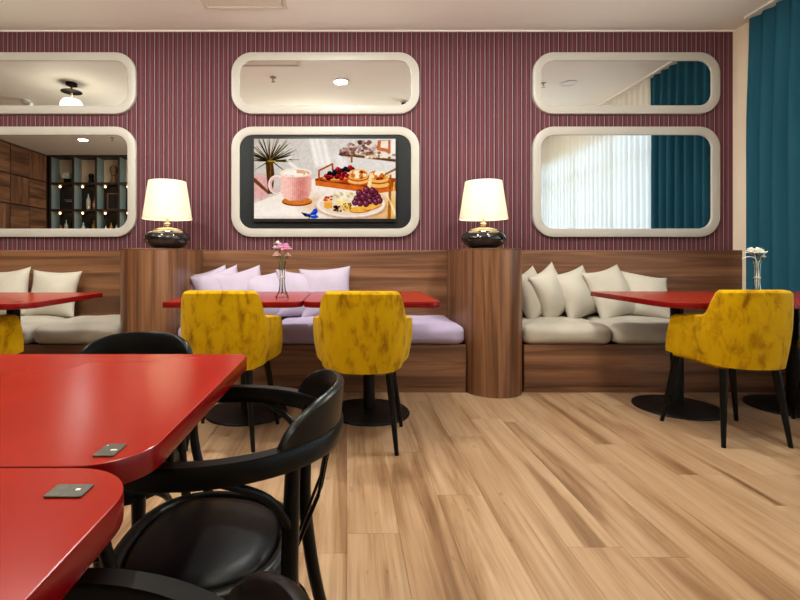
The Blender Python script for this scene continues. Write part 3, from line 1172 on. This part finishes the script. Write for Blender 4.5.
# ------------------------------------------------------------------ red tables
def table(cx, y0, y1, w, radii, label, base_r=.26, yb=None):
    yb = (y0 + y1) / 2 if yb is None else yb
    t = thing('pedestal_table', label, 'table', (cx, yb, 0), 0, 'red pedestal tables')
    o = rrect(-w / 2, w / 2, y0 - yb, y1 - yb, radii, 10)
    V, F = slab(o, TOP - .033, TOP, None, 0.0018)
    top = obj('table_top', V, F, 'red', t, True, 30)
    top.data.materials.append(M['red_edge'])
    for p in top.data.polygons:
        if abs(p.normal.z) < .6:
            p.material_index = 1
    V, F = lathe([(.0, 0.0), (base_r, 0.0), (base_r, .008), (base_r - .004, .013), (.10, .022), (.05, .03), (.0, .03)], 48)
    obj('base', V, F, 'black_metal', t, True, 40)
    V, F = lathe([(.0, .0295), (.038, .0295), (.038, TOP - .045), (.0, TOP - .045)], 24)
    obj('column', V, F, 'black_metal', t, True, 40)
    V, F = slab(rrect(-.16, .16, -.16, .16, .02, 3), TOP - .046, TOP - .034)
    obj('mounting_plate', V, F, 'black_metal', t)
    return t


table(-.648, 2.64, 3.44, .785, (.012, .085, .03, .03), 'red square table in front of the left half of the centre bench', .26, 3.03)
table(.142, 2.64, 3.44, .785, (.085, .07, .03, .03), 'red square table with the middle mustard chair, centre bench', .26, 3.03)
table(2.19, 2.58, 3.47, .80, (.16, .06, .03, .02), 'red square table at the right bench in front of beige pillows', .26, 3.12)
table(2.963, 2.58, 3.47, .735, (.06, .06, .03, .02), 'red square table beside the teal curtain, cut by the photo edge', .26, 3.12)
table(-2.15, 2.53, 3.36, .82, (.06, .13, .015, .03), 'red square table at the left bench, cut by the photo edge', .26, 3.03)
table(-.67, .568, 1.226, .83, (.03, .08, .034, .03), 'large red foreground table with black armchairs, far half of the pair', .19, .86)
table(-.652, -.12, .565, .83, (.03, .03, .085, .03), 'large red foreground table nearest the camera, cut by the photo corner', .19, .23)


def outlet(x, y, wx, wy, label, dots):
    t = thing('table_outlet', label, 'outlet', (x, y, TOP))
    V, F = slab(rrect(-wx / 2, wx / 2, -wy / 2, wy / 2, .0015, 2), 0.0, .0022, None, .0006)
    obj('plate', V, F, 'outlet', t)
    for (u, v, a, b) in dots:
        box('mark', u - a, u + a, v - b, v + b, .0021, .0026, 'white', t)
    return t


outlet(-.309, .613, .027, .038, 'small bronze flip plate on the far red foreground table', ((.006, -.002, .004, .0018), (-.009, .012, .001, .001)))
outlet(-.299, .506, .040, .027, 'small bronze flip plate on the nearest red foreground table', ((.009, .001, .0022, .0018),))
outlet(-1.87, 2.66, .04, .03, 'small dark flip plate on the left bench table', ())
outlet(-.02, 2.75, .03, .02, 'small dark flip plate on the middle bench table', ())

# ------------------------------------------------------------------ mustard tub chairs (front = +y)
def tub_chair(label):
    t = thing('tub_chair', label, 'chair', (0, 0, 0), 0, 'mustard velvet tub chairs')
    NU, TH = 60, .05
    hw, yb, yf, rc = .236, -.272, .12, .20

    def plan(u, off):
        """u in -1..1 along the U from left front to right front"""
        a = hw - off
        b0 = yb + off
        straight = yf - (b0 + rc)
        arc = PI / 2 * rc
        flat = max(.0, a - rc)
        Lh = straight + arc + flat
        s = abs(u) * Lh
        sg = 1 if u >= 0 else -1
        if s < flat:
            return sg * s, b0
        s -= flat
        if s < arc:
            an = s / rc
            return sg * (flat + rc * math.sin(an)), b0 + rc - rc * math.cos(an)
        s -= arc
        # arms run slightly inward to the front
        q = s / max(straight, 1e-6)
        return sg * (a + .047 * math.sin(min(1, q) * PI / 2)), b0 + rc + s

    def top(u):
        a = abs(u)
        k = min(1, max(0, (a - .40) / .16))
        k = k * k * (3 - 2 * k)
        return .832 - .006 * min(1, a / .40) ** 2 - .140 * k - .015 * max(0, a - .6) / .4

    def bot(u):
        return .418 + .03 * max(0, abs(u) - .35) / .65

    rows = [('o', 0.0), ('o', .12), ('o', .3), ('o', .5), ('o', .7), ('o', .88), ('o', .96)]
    V, F = [], []
    for i in range(NU + 1):
        u = -1 + 2 * i / NU
        zt, zb = top(u), bot(u)
        loop = []
        def rake(f):
            # the arm fronts slope back towards their tops
            a_ = abs(u)
            return u if a_ < .65 else math.copysign(.65 + (a_ - .65) * (1 - .38 * f), u)
        for _, f in rows:
            z = zb + (zt - zb) * f
            tp = .020 * (1 - f) ** 1.5 - .006 * math.sin(PI * f)
            x, y = plan(rake(f), tp)
            loop.append((x, y, z))
        for k in range(5):
            an = PI * k / 4
            off = TH / 2 - TH / 2 * math.cos(an)
            x, y = plan(rake(1), off)
            loop.append((x, y, zt - TH * .35 + TH * .35 * math.sin(an)))
        for f in (.8, .55, .3, .05):
            z = zb + (zt - zb) * f
            x, y = plan(rake(f), TH)
            loop.append((x, y, z))
        V += loop
    m = len(V) // (NU + 1)
    for i in range(NU):
        for k in range(m):
            k2 = (k + 1) % m
            F.append((i * m + k, i * m + k2, (i + 1) * m + k2, (i + 1) * m + k))
    F.append(tuple(range(m)))
    F.append(tuple(NU * m + k for k in range(m - 1, -1, -1)))
    obj('shell', V, F, 'velvet', t, True, 50)
    s = rounded_cushion('seat', .385, .37, .075, .03, 'velvet', t, .012, 8, 3)
    s.location = (0, .045, .425)
    box('seat_base', -.165, .165, -.15, .2, .405, .44, 'velvet', t)
    for sx, xt, yt, xb_, ybm in ((1, .165, .165, .228, .205), (-1, .165, .165, .228, .205), (1, .14, -.155, .176, -.202), (-1, .14, -.155, .176, -.202)):
        V, F = tube([(sx * xt, yt, .40), (sx * (xt * .5 + xb_ * .5), (yt + ybm) / 2, .2), (sx * xb_, ybm, 0)], [.02, .016, .011], 12)
        obj('leg', V, F, 'black_wood', t, True, 50)
    return t


tc0 = tub_chair('mustard velvet tub chair at the middle red table, third from the right')
tc0.location = (.084, 2.58, 0)
tc0.rotation_euler = (0, 0, R(-2.5))
dup(tc0, (-.65, 2.62, 0), R(-2), 'mustard velvet tub chair left of centre, behind the black bentwood armchairs')
dup(tc0, (2.15, 2.665, 0), R(0), 'mustard velvet tub chair at the right red table, whole with four legs')
dup(tc0, (2.985, 2.70, 0), R(0), 'sliver of a mustard velvet tub chair at the right photo edge')
dup(tc0, (-2.15, 2.62, 0), R(3), 'mustard velvet tub chair cut by the left photo edge')


# ------------------------------------------------------------------ black bentwood armchairs (front = +y)
def bent_chair(label):
    t = thing('bentwood_armchair', label, 'chair', (0, 0, 0), 0, 'black bentwood armchairs')
    A, B = .213, .243

    def rail_xy(s):
        """s -1..1 along the rail from left arm tip round the back to the right arm tip"""
        a = abs(s)
        sg = 1 if s >= 0 else -1
        if a <= .72:
            an = a / .72 * PI / 2
            return sg * A * math.sin(an), -B * math.cos(an)
        q = (a - .72) / .28
        return sg * (A - .016 * q * q), .10 * q

    def rail_z(s):
        return .697 - .006 * max(0, abs(s) - .3)
    N = 56
    sec = [(-.012, -.017), (.012, -.017), (.014, -.013), (.014, .013), (.011, .018), (-.011, .018), (-.014, .013), (-.014, -.013)]
    V, F = [], []
    P = [rail_xy(-1 + 2 * i / N) for i in range(N + 1)]
    for i in range(N + 1):
        p0, p1 = P[max(i - 1, 0)], P[min(i + 1, N)]
        tx, ty = p1[0] - p0[0], p1[1] - p0[1]
        L = math.hypot(tx, ty)
        nx, ny = ty / L, -tx / L
        z = rail_z(-1 + 2 * i / N) - .019
        k = .55 if i in (0, N) else (.85 if i in (1, N - 1) else 1)
        for u, w in sec:
            V.append((P[i][0] + nx * u * k, P[i][1] + ny * u * k, z + w * k))
    m = len(sec)
    for i in range(N):
        for k in range(m):
            k2 = (k + 1) % m
            F.append((i * m + k, i * m + k2, (i + 1) * m + k2, (i + 1) * m + k))
    F.append(tuple(range(m - 1, -1, -1)))
    F.append(tuple(N * m + k for k in range(m)))
    obj('arm_rail', V, F, 'black_wood', t, True, 40)
    # raised curved crest panel
    V, F = [], []
    NC = 36
    for i in range(NC + 1):
        q = -1 + 2 * i / NC
        s = q * .40
        x, y = rail_xy(s)
        x2, y2 = rail_xy(s + .004)
        tx, ty = x2 - x, y2 - y
        L = math.hypot(tx, ty)
        nx, ny = ty / L, -tx / L
        hgt = .072 * max(0.02, 1 - abs(q) ** 3.2) ** .55
        zb = .690
        for f, off in ((0, -.009), (0, .009), (.5, .011), (.93, .012), (1.0, .006), (1.0, -.002), (.93, -.006), (.5, -.008)):
            V.append((x + nx * (off + .004 * f), y + ny * (off + .004 * f), zb + (hgt + .004) * f))
    m = 8
    for i in range(NC):
        for k in range(m):
            k2 = (k + 1) % m
            F.append((i * m + k, i * m + k2, (i + 1) * m + k2, (i + 1) * m + k))
    F.append(tuple(range(m - 1, -1, -1)))
    F.append(tuple(NC * m + k for k in range(m)))
    obj('back_panel', V, F, 'black_wood', t, True, 45)
    # seat hoop and leather pad

    def seat_xy(a, k):
        c_, s_ = math.cos(a), math.sin(a)
        e = 2 / 2.5
        x = math.copysign(abs(c_) ** e, c_)
        y = math.copysign(abs(s_) ** e, s_)
        wx = .183 + .012 * y
        return x * (wx - k), y * (.168 - k) + .004
    n = 56
    V, F = [], []
    prof = [(.0, .43), (.0, .452), (.004, .460), (.016, .466), (.028, .462), (.031, .455), (.031, .43)]
    for k, z in prof:
        for i in range(n):
            x, y = seat_xy(2 * PI * i / n, k)
            V.append((x, y, z))
    m = len(prof)
    for k in range(m):
        k2 = (k + 1) % m
        for i in range(n):
            j = (i + 1) % n
            F.append((k * n + i, k * n + j, k2 * n + j, k2 * n + i))
    obj('seat_hoop', V, F, 'black_wood', t, True, 60)
    V, F = [], []
    prof = [(.0325, .44), (.0325, .456), (.04, .463), (.07, .468), (.11, .471), (.15, .472)]
    for k, z in prof:
        for i in range(n):
            x, y = seat_xy(2 * PI * i / n, k)
            V.append((x, y, z))
    for k in range(len(prof) - 1):
        for i in range(n):
            j = (i + 1) % n
            F.append((k * n + i, k * n + j, (k + 1) * n + j, (k + 1) * n + i))
    F.append(tuple(range(n - 1, -1, -1)))
    F.append(tuple((len(prof) - 1) * n + i for i in range(n)))
    obj('seat_pad', V, F, 'leather', t, True, 60)
    for sx in (1, -1):
        pth = smooth_path([(sx * .138, -.176, .675), (sx * .134, -.172, .56), (sx * .134, -.172, .44), (sx * .145, -.20, .25), (sx * .165, -.272, 0)], 5)
        V, F = tube(pth, [.012 + .003 * math.sin(PI * i / (len(pth) - 1)) for i in range(len(pth))], 10)
        obj('leg', V, F, 'black_wood', t, True, 60)
        pth = smooth_path([(sx * .14, .125, .44), (sx * .142, .128, .25), (sx * .148, .142, 0)], 5)
        V, F = tube(pth, [.017 - .006 * i / (len(pth) - 1) for i in range(len(pth))], 10)
        obj('leg', V, F, 'black_wood', t, True, 60)
        pth = smooth_path([(sx * .203, .085, .672), (sx * .208, .10, .60), (sx * .200, .085, .52), (sx * .188, .055, .445)], 5)
        V, F = tube(pth, .0105, 10)
        obj('arm_support', V, F, 'black_wood', t, True, 60)
        pth = smooth_path([(sx * .205, -.045, .668), (sx * .195, -.085, .655), (sx * .168, -.14, .62), (sx * .140, -.172, .56)], 5)
        V, F = tube(pth, .0075, 8)
        obj('brace', V, F, 'black_wood', t, True, 60)
    for q in (-1, 0, 1):
        V, F = tube([(q * .046, -.236 + abs(q) * .005, .668), (q * .04, -.215 + abs(q) * .004, .56), (q * .03, -.168 + abs(q) * .003, .445)], .0032, 8)
        obj('spindle', V, F, 'black_wood', t, True, 60)
    ring = []
    for i in range(40):
        a = 2 * PI * i / 40
        c_, s_ = math.cos(a), math.sin(a)
        ring.append((math.copysign(abs(c_) ** .8, c_) * .143, math.copysign(abs(s_) ** .8, s_) * (.135 if s_ > 0 else .185), .30))
    V, F = tube(ring, .010, 8, True)
    obj('stretcher_ring', V, F, 'black_wood', t, True)
    return t


bc0 = bent_chair('black bentwood armchair with leather seat, whole at the red foreground table')
bc0.location = (-.264, .905, 0)
bc0.rotation_euler = (0, 0, R(90))
dup(bc0, (-.628, 1.225, 0), R(180), 'black bentwood armchair whose back rises behind the foreground table edge')
dup(bc0, (-.262, .240, 0), R(90), 'black bentwood armchair at the bottom edge, only rail and crest in view')

# ------------------------------------------------------------------ vases and flowers
def vase(x, y, label):
    t = thing('bud_vase', label, 'vase', (x, y, TOP), 0, 'glass bud vases')
    V, F = lathe([(.0, 0.0), (.040, 0.0), (.042, .004), (.034, .018), (.022, .045), (.0165, .085), (.0155, .15), (.0185, .20), (.024, .228),
                  (.0225, .228), (.017, .20), (.0138, .15), (.0145, .085), (.0195, .045), (.026, .022), (.0, .016)], 28)
    obj('glass_body', V, F, 'glass', t, True, 50)
    V, F = lathe([(.0175, .120), (.0178, .124), (.0175, .128), (.0162, .128), (.0162, .120)], 20, closed=True)
    obj('neck_ring', V, F, 'brass', t, True)
    return t


def bloom(loc, r, seed, flat=.95):
    rr = random.Random(seed)
    V, F = [], []
    for layer, (k, np_, lift) in enumerate(((1.0, 9, .15), (.75, 8, .5), (.5, 6, .8), (.25, 4, 1.0))):
        for i in range(np_):
            a = 2 * PI * (i + .5 * layer) / np_ + rr.uniform(-.2, .2)
            d = Vector((math.cos(a), math.sin(a), 0))
            s_ = Vector((-d.y, d.x, 0))
            tip = d * r * k + Vector((0, 0, r * flat * lift + rr.uniform(-.1, .1) * r))
            mid = d * r * k * .55 + Vector((0, 0, r * flat * lift * .75 + r * .12))
            w = r * .42 * (0.6 + .4 * k)
            b = len(V)
            base = Vector((0, 0, -r * .1))
            th = Vector((0, 0, r * .05))
            pts = [base, mid - s_ * w, mid + s_ * w, tip - s_ * w * .7, tip + s_ * w * .7 + Vector((0, 0, r * .08)), tip * 1.08]
            V += [p + Vector(loc) for p in pts] + [p - th + Vector(loc) for p in pts]
            F += [(b, b + 1, b + 2), (b + 1, b + 3, b + 4, b + 2), (b + 3, b + 5, b + 4),
                  (b + 6, b + 8, b + 7), (b + 7, b + 8, b + 10, b + 9), (b + 9, b + 10, b + 11)]
            per = [0, 1, 3, 5, 4, 2]
            for q in range(6):
                u, v = per[q], per[(q + 1) % 6]
                F.append((b + u, b + 6 + u, b + 6 + v, b + v))
    return V, F


def flower(vx, vy, dx, dy, h, r, petal, label, group, seed):
    t = thing('cut_flower', label, 'flower', (vx, vy, TOP + .02), 0, group)
    V, F = tube(smooth_path([(-dx * .12, -dy * .12, 0), (dx * .05, dy * .05, .14), (dx * .25, dy * .25, .21), (dx, dy, h)], 5), .0016, 6)
    obj('stem', V, F, 'stem', t, True)
    V, F = bloom((dx, dy, h), r, seed)
    obj('bloom', V, F, petal, t)
    V, F = lathe([(.0, -.014), (.004, -.012), (.006, .0), (.0, .004)], 8, (dx, dy, h))
    obj('calyx', V, F, 'stem', t, True)
    return t


vx, vy = -.405, 2.94
vase(vx, vy, 'glass bud vase with pink flowers on the centre red table')
gp = 'pink flowers in the centre vase'
flower(vx, vy, .022, -.012, .278, .038, 'pink_petal', 'brightest pink carnation on the right of the centre vase', gp, 1)
flower(vx, vy, -.012, -.006, .284, .034, 'pink_petal', 'pink carnation in the middle of the centre vase', gp, 2)
flower(vx, vy, -.034, -.008, .240, .025, 'pale_petal', 'small pale pink bloom drooping left in the centre vase', gp, 3)
flower(vx, vy, .032, .008, .238, .022, 'pale_petal', 'small pale pink bloom drooping right in the centre vase', gp, 4)
flower(vx, vy, -.030, .012, .318, .017, 'white_petal', 'tiny white sprig blossom at the top of the centre vase', gp, 5)
flower(vx, vy, -.046, .004, .290, .015, 'white_petal', 'tiny white sprig blossom at the far left of the centre vase', gp, 6)
vx, vy = 2.575, 2.95
vase(vx, vy, 'glass bud vase with white flowers in front of the teal curtain')
gp = 'white flowers in the right vase'
flower(vx, vy, -.006, -.01, .258, .034, 'white_petal', 'white bloom in the middle of the right vase', gp, 7)
flower(vx, vy, -.040, .0, .258, .033, 'white_petal', 'white bloom on the left of the right vase', gp, 8)
flower(vx, vy, .026, .008, .264, .026, 'white_petal', 'white bloom on the right of the right vase', gp, 9)
flower(vx, vy, .034, -.006, .232, .013, 'white_petal', 'small low white bud on the right of the right vase', gp, 10)


def blade(vx, vy, pts, label):
    V, F = tube(smooth_path(pts, 5), [.0028] * (5 * (len(pts) - 1)) + [.0008], 6)
    o = obj('grass_blade', V, F, 'white_petal', smooth=True)
    o.location = (vx, vy, TOP + .02)
    return tag(o, label, 'leaf', 'leaves in the right vase')


blade(vx, vy, [(.004, 0, .03), (.006, 0, .15), (-.012, 0, .222), (-.055, 0, .235), (-.098, 0, .222)], 'pale arching leaf bending left out of the right vase')
blade(vx, vy, [(-.004, .003, .03), (.002, .003, .16), (.03, .005, .232), (.075, .008, .272)], 'thin pale leaf pointing right out of the right vase')
blade(vx, vy, [(.002, .005, .03), (.0, .005, .17), (-.012, .006, .25), (-.03, .006, .295)], 'thin pale leaf pointing up out of the right vase')

# ------------------------------------------------------------------ ceiling fittings
def downlight(x, y, label, lit=True, power=P_DOWN):
    t = thing('ceiling_downlight', label, 'downlight', (x, y, ZC), 0, 'recessed ceiling downlights')
    V, F = lathe([(.095, .0), (.095, -.006), (.088, -.010), (.074, -.008), (.072, .0)], 32, closed=True)
    obj('trim_ring', V, F, 'white', t, True, 40)
    V, F = lathe([(.0, -.0015), (.072, -.0015), (.070, -.005), (.0, -.006)], 32)
    obj('lens', V, F, 'lens' if lit else 'white', t, True, 40)
    if not lit:
        return t
    l = bpy.data.lights.new('lamp_light', 'AREA')
    l.shape = 'DISK'
    l.size = .14
    l.energy = power
    l.color = WARM
    lo = bpy.data.objects.new('lamp_light', l)
    COL.objects.link(lo)
    lo.parent = t
    lo.location = (0, 0, -.012)
    return t


downlight(-.07, 2.96, 'lit round downlight seen in the mirror above the television')
downlight(2.57, 2.90, 'round unlit downlight seen in the upper right mirror', False)
downlight(-4.54, .28, 'lit oval downlight seen in the lower left mirror above the shelf', True, 4.0)
downlight(-2.30, .28, 'added unseen round downlight in the ceiling between the lower left mirror and camera')  # unseen fitting, added to lift the general light

downlight(1.50, 2.70, 'added unseen round downlight in the ceiling over the aisle left of the right table')  # unseen, added to brighten the floor near the benches
downlight(-1.90, 2.70, 'added unseen round downlight in the ceiling between the left and centre tables')  # its unseen partner, added for more light near the back wall


def sprinkler(x, y, label):
    t = thing('fire_sprinkler', label, 'sprinkler', (x, y, ZC), 0, 'ceiling sprinklers')
    V, F = lathe([(.0, .0), (.034, .0), (.032, -.006), (.012, -.01), (.01, -.035), (.0, -.035)], 18)
    obj('body', V, F, 'chrome', t, True, 40)
    V, F = lathe([(.0, -.05), (.02, -.05), (.021, -.053), (.0, -.054)], 18)
    obj('deflector', V, F, 'chrome', t, True, 40)
    V, F = tube([(.008, 0, -.034), (.011, 0, -.043), (.004, 0, -.051)], .0022, 6)
    obj('yoke', V, F, 'chrome', t, True)
    return t


sprinkler(-.83, 3.08, 'small sprinkler seen in the mirror above the television')
sprinkler(2.28, 2.90, 'small sprinkler seen at the left of the upper right mirror')
sprinkler(-3.97, .40, 'small sprinkler seen in the lower left mirror')

sp = thing('ceiling_spotlight', 'small tilted white fitting seen left in the upper left mirror', 'spotlight', (-4.14, 2.30, ZC))
V, F = lathe([(.0, .0), (.05, .0), (.05, -.012), (.0, -.014)], 20)
obj('mount', V, F, 'white', sp, True, 40)
V, F = tube([(0, 0, -.012), (.01, 0, -.035)], .008, 8)
obj('arm', V, F, 'chrome', sp, True)
V, F = tube([(-.035, .0, -.028), (.075, .0, -.062)], [.026, .032], 16)
obj('head', V, F, 'white', sp, True, 40)

cm = thing('ceiling_camera', 'small dark dome fitting at the right end of the mirror above the television', 'camera', (.74, 2.27, ZC))
V, F = lathe([(.0, .0), (.055, .0), (.055, -.02), (.045, -.028), (.0, -.028)], 24)
obj('mount', V, F, 'white', cm, True, 40)
V, F = lathe([(.0, -.0275), (.04, -.0275), (.036, -.048), (.02, -.062), (.0, -.066)], 24)
obj('dome', V, F, 'dark_glass', cm, True, 60)

def dome_lamp(x, y, label, power=P_DOME):
    dl = thing('dome_ceiling_lamp', label, 'lamp', (x, y, ZC), 0, 'dome ceiling lamps')
    V, F = lathe([(.0, .0), (.06, .0), (.06, -.03), (.0, -.032)], 24)
    obj('canopy', V, F, 'black_metal', dl, True, 40)
    V, F = tube([(0, 0, -.03), (0, 0, -.19)], .011, 10)
    obj('stem', V, F, 'brass', dl, True)
    V, F = lathe([(.0, -.098), (.112, -.1), (.112, -.106), (.0, -.112)], 32)
    obj('disc', V, F, 'black_metal', dl, True, 40)
    V, F = lathe([(.0, -.182), (.05, -.186), (.09, -.2), (.113, -.235), (.117, -.28), (.11, -.30), (.0, -.303)], 32)
    obj('opal_dome', V, F, 'dome', dl, True, 50)
    l = bpy.data.lights.new('dome_light', 'POINT')
    l.energy = power
    l.color = DOME_COL
    l.shadow_soft_size = .14
    lo = bpy.data.objects.new('dome_light', l)
    COL.objects.link(lo)
    lo.parent = dl
    lo.location = (0, 0, -.44)


dome_lamp(-3.20, 2.90, 'black-stemmed ceiling lamp with opal dome seen in the upper left mirror', 3.0)
dome_lamp(-2.4, 1.5, 'added unseen black-stemmed opal dome ceiling lamp left of the camera')  # no such lamp in view; added to light the ceiling
dome_lamp(-.45, 1.35, 'added unseen black-stemmed opal dome ceiling lamp above the foreground tables')  # added out of sight of the mirrors, as ceiling light
dome_lamp(1.7, 1.5, 'added unseen black-stemmed opal dome ceiling lamp right of the camera near the window')  # unseen lamp added to brighten the ceiling on the window side

# ------------------------------------------------------------------ bottle shelf on the rear wall (seen in the left mirror)
SF = -.95
sh = thing('display_shelf', 'dark bottle shelf with grey-teal dividers reflected in the lower left mirror', 'shelf', (-5.94, YR, 0))
NXC, CW, DX = 6, .452, .30
SW = .03 + NXC * CW
zs = [ZC - .03 - .53 * q for q in range(6)]
box('header', 0, SW + .03, .005, DX + .006, ZC - .035, ZC - .002, 'dark_wood', sh)
for i in range(NXC + 1):
    xa = .045 + i * CW
    d = box('divider', xa, xa + .03, .016, DX - .012, .0, ZC - .036, 'teal_paint', sh)
    box('edge_strip', xa - .004, xa + .034, DX - .012, DX, .0, ZC - .036, 'dark_wood', d)
    if i < NXC:
        for j in range(1, 6):
            box('shelf_board', xa + .0305, xa + CW - .0005, .016, DX - .001, zs[j] - .025, zs[j] + .02, 'dark_wood', sh)
        box('back_panel', xa + .0305, xa + CW - .0005, .002, .0155, zs[1] + .0205, ZC - .036, 'cream_back', sh)
        box('back_panel', xa + .0305, xa + CW - .0005, .002, .0155, .0, zs[1] - .0255, 'bar_back', sh)


def led(i, j, f=.5):
    x = -5.94 + .06 + i * CW + CW * f
    z = zs[j] - (.025 if j else .006)
    t = thing('shelf_spotlight', 'tiny warm spot under the %s mirrored shelf board, %s bay' % (['top', 'upper', 'lower'][j], ['first', 'second', 'third', 'fourth'][i]), 'spotlight', (x, YR + .2, z), 0, 'shelf spotlights')
    V, F = lathe([(.0, .0), (.024, .0), (.022, -.008), (.0, -.008)], 14)
    obj('lens', V, F, 'led', t, True, 40)
    l = bpy.data.lights.new('spot_light', 'POINT')
    l.energy = P_SHELF
    l.color = (1.0, .62, .28)
    l.shadow_soft_size = .02
    lo = bpy.data.objects.new('spot_light', l)
    COL.objects.link(lo)
    lo.parent = t
    lo.location = (0, 0, -.03)


for i in range(4):
    led(i, 1, .3)
    led(i, 2, .3)


def bay(i, f, j):
    return -5.94 + .06 + i * CW + CW * f, zs[j] + .0205


# upper row ornaments
x, z = bay(0, .55, 1)
t = thing('box_ornament', 'pale cube on a black foot in the first shelf bay of the mirror', 'ornament', (x, YR + .15, z))
box('foot', -.045, .045, -.045, .045, 0, .09, 'black_wood', t, .004, 1)
box('cube', -.065, .065, -.065, .065, .09, .21, 'pale_glass', t, .006, 1)
x, z = bay(1, .62, 1)
t = thing('figurine', 'small black round-headed figurine in the second shelf bay of the mirror', 'figurine', (x, YR + .15, z))
V, F = lathe([(.0, 0), (.062, 0), (.058, .03), (.045, .07), (.05, .10), (.0, .105)], 20)
obj('torso', V, F, 'black_wood', t, True, 50)
V, F = lathe([(.0, .1), (.035, .105), (.052, .13), (.055, .155), (.045, .185), (.02, .2), (.0, .203)], 20)
obj('head', V, F, 'dark_glass', t, True, 50)
x, z = bay(2, .62, 1)
t = thing('clay_vase', 'brown carved clay vase in the third shelf bay of the mirror', 'vase', (x, YR + .15, z))
V, F = lathe([(.0, 0), (.062, 0), (.058, .05), (.045, .10), (.04, .15), (.058, .20), (.075, .26), (.07, .32), (.045, .355), (.0, .357)], 24)
obj('pot', V, F, 'clay', t, True, 50)
V, F = lathe([(.041, .14), (.047, .145), (.047, .16), (.041, .165)], 24, closed=True)
obj('collar', V, F, 'dark_wood', t, True)
# middle row: sign board, lamp bottle, frame
x, z = bay(0, .58, 2)
t = thing('menu_board', 'dark board with faint pale writing on the middle shelf of the mirror', 'board', (x, YR + .08, z))
box('board', -.14, .14, -.012, .012, 0, .36, 'bar_back', t, .003, 1)
for q, w in ((.2, .10), (.17, .07)):
    for k in range(7):
        xx = -w + 2 * w * k / 6.5
        box('chalk_stroke', xx, xx + w * .2, .012, .0135, q - (.004 if k % 2 else .001), q + .008, 'white', t)
x, z = bay(1, .55, 2)


def bottle(x, z, h, r, mat, label, y=YR + .16):
    t = thing('liquor_bottle', label, 'bottle', (x, y, z), 0, 'bottles on the shelf in the mirror')
    V, F = lathe([(.0, 0), (r, 0), (r, h * .58), (r * .75, h * .68), (r * .34, h * .76), (r * .32, h * .93), (.0, h * .93)], 16)
    b = obj('glass_body', V, F, mat, t, True, 45)
    V, F = lathe([(.0, h * .9301), (r * .38, h * .9301), (r * .38, h), (.0, h)], 12)
    obj('cap', V, F, 'black_metal', t, True, 45)
    V, F = lathe([(r + .0006, h * .18), (r + .001, h * .2), (r + .001, h * .44), (r + .0006, h * .46), (r - .003, h * .46), (r - .003, h * .18)], 16, closed=True)
    obj('paper_label', V, F, 'cream_back', t, True)
    return t


bt = 'bottle on the shelf in the lower left mirror'
bottle(x - .02, z, .33, .04, 'pale_glass', 'tall pale ' + bt + ', middle row second bay')
bottle(x + .11, z, .26, .038, 'amber', 'short amber ' + bt + ', middle row second bay')
x, z = bay(2, .55, 2)
t = thing('picture_frame', 'brown framed card on the middle shelf third bay of the mirror', 'picture frame', (x, YR + .10, z))
V, F = ring_prism(rrect(-.12, .12, 0, .34, .004, 2), rrect(-.095, .095, .025, .315, .004, 2), lambda u, v, w: (u, w, v), .02, -.01)
obj('frame', V, F, 'clay', t)
box('card', -.096, .096, -.008, .008, .024, .316, 'bar_back', t)
x, z = bay(3, .5, 2)
bottle(x, z, .3, .04, 'pale_glass', 'pale ' + bt + ', middle row fourth bay')
bn = ['first bay beside the panelled wall', 'second bay', 'third bay', 'fourth bay']
cl = [('amber', 'amber'), ('pale_glass', 'pale'), ('dark_glass', 'black')]
sz = ['short', 'medium', 'tall']
for i in range(4):
    for q in range(3):
        x, z = bay(i, .28 + .24 * q, 3)
        mt, cn = cl[(i + q) % 3]
        bottle(x, z, (.24, .29, .35)[(q * 2 + i) % 3], .038, mt, '%s %s bottle in the lower mirror row, %s' % (sz[(q * 2 + i) % 3], cn, bn[i]))
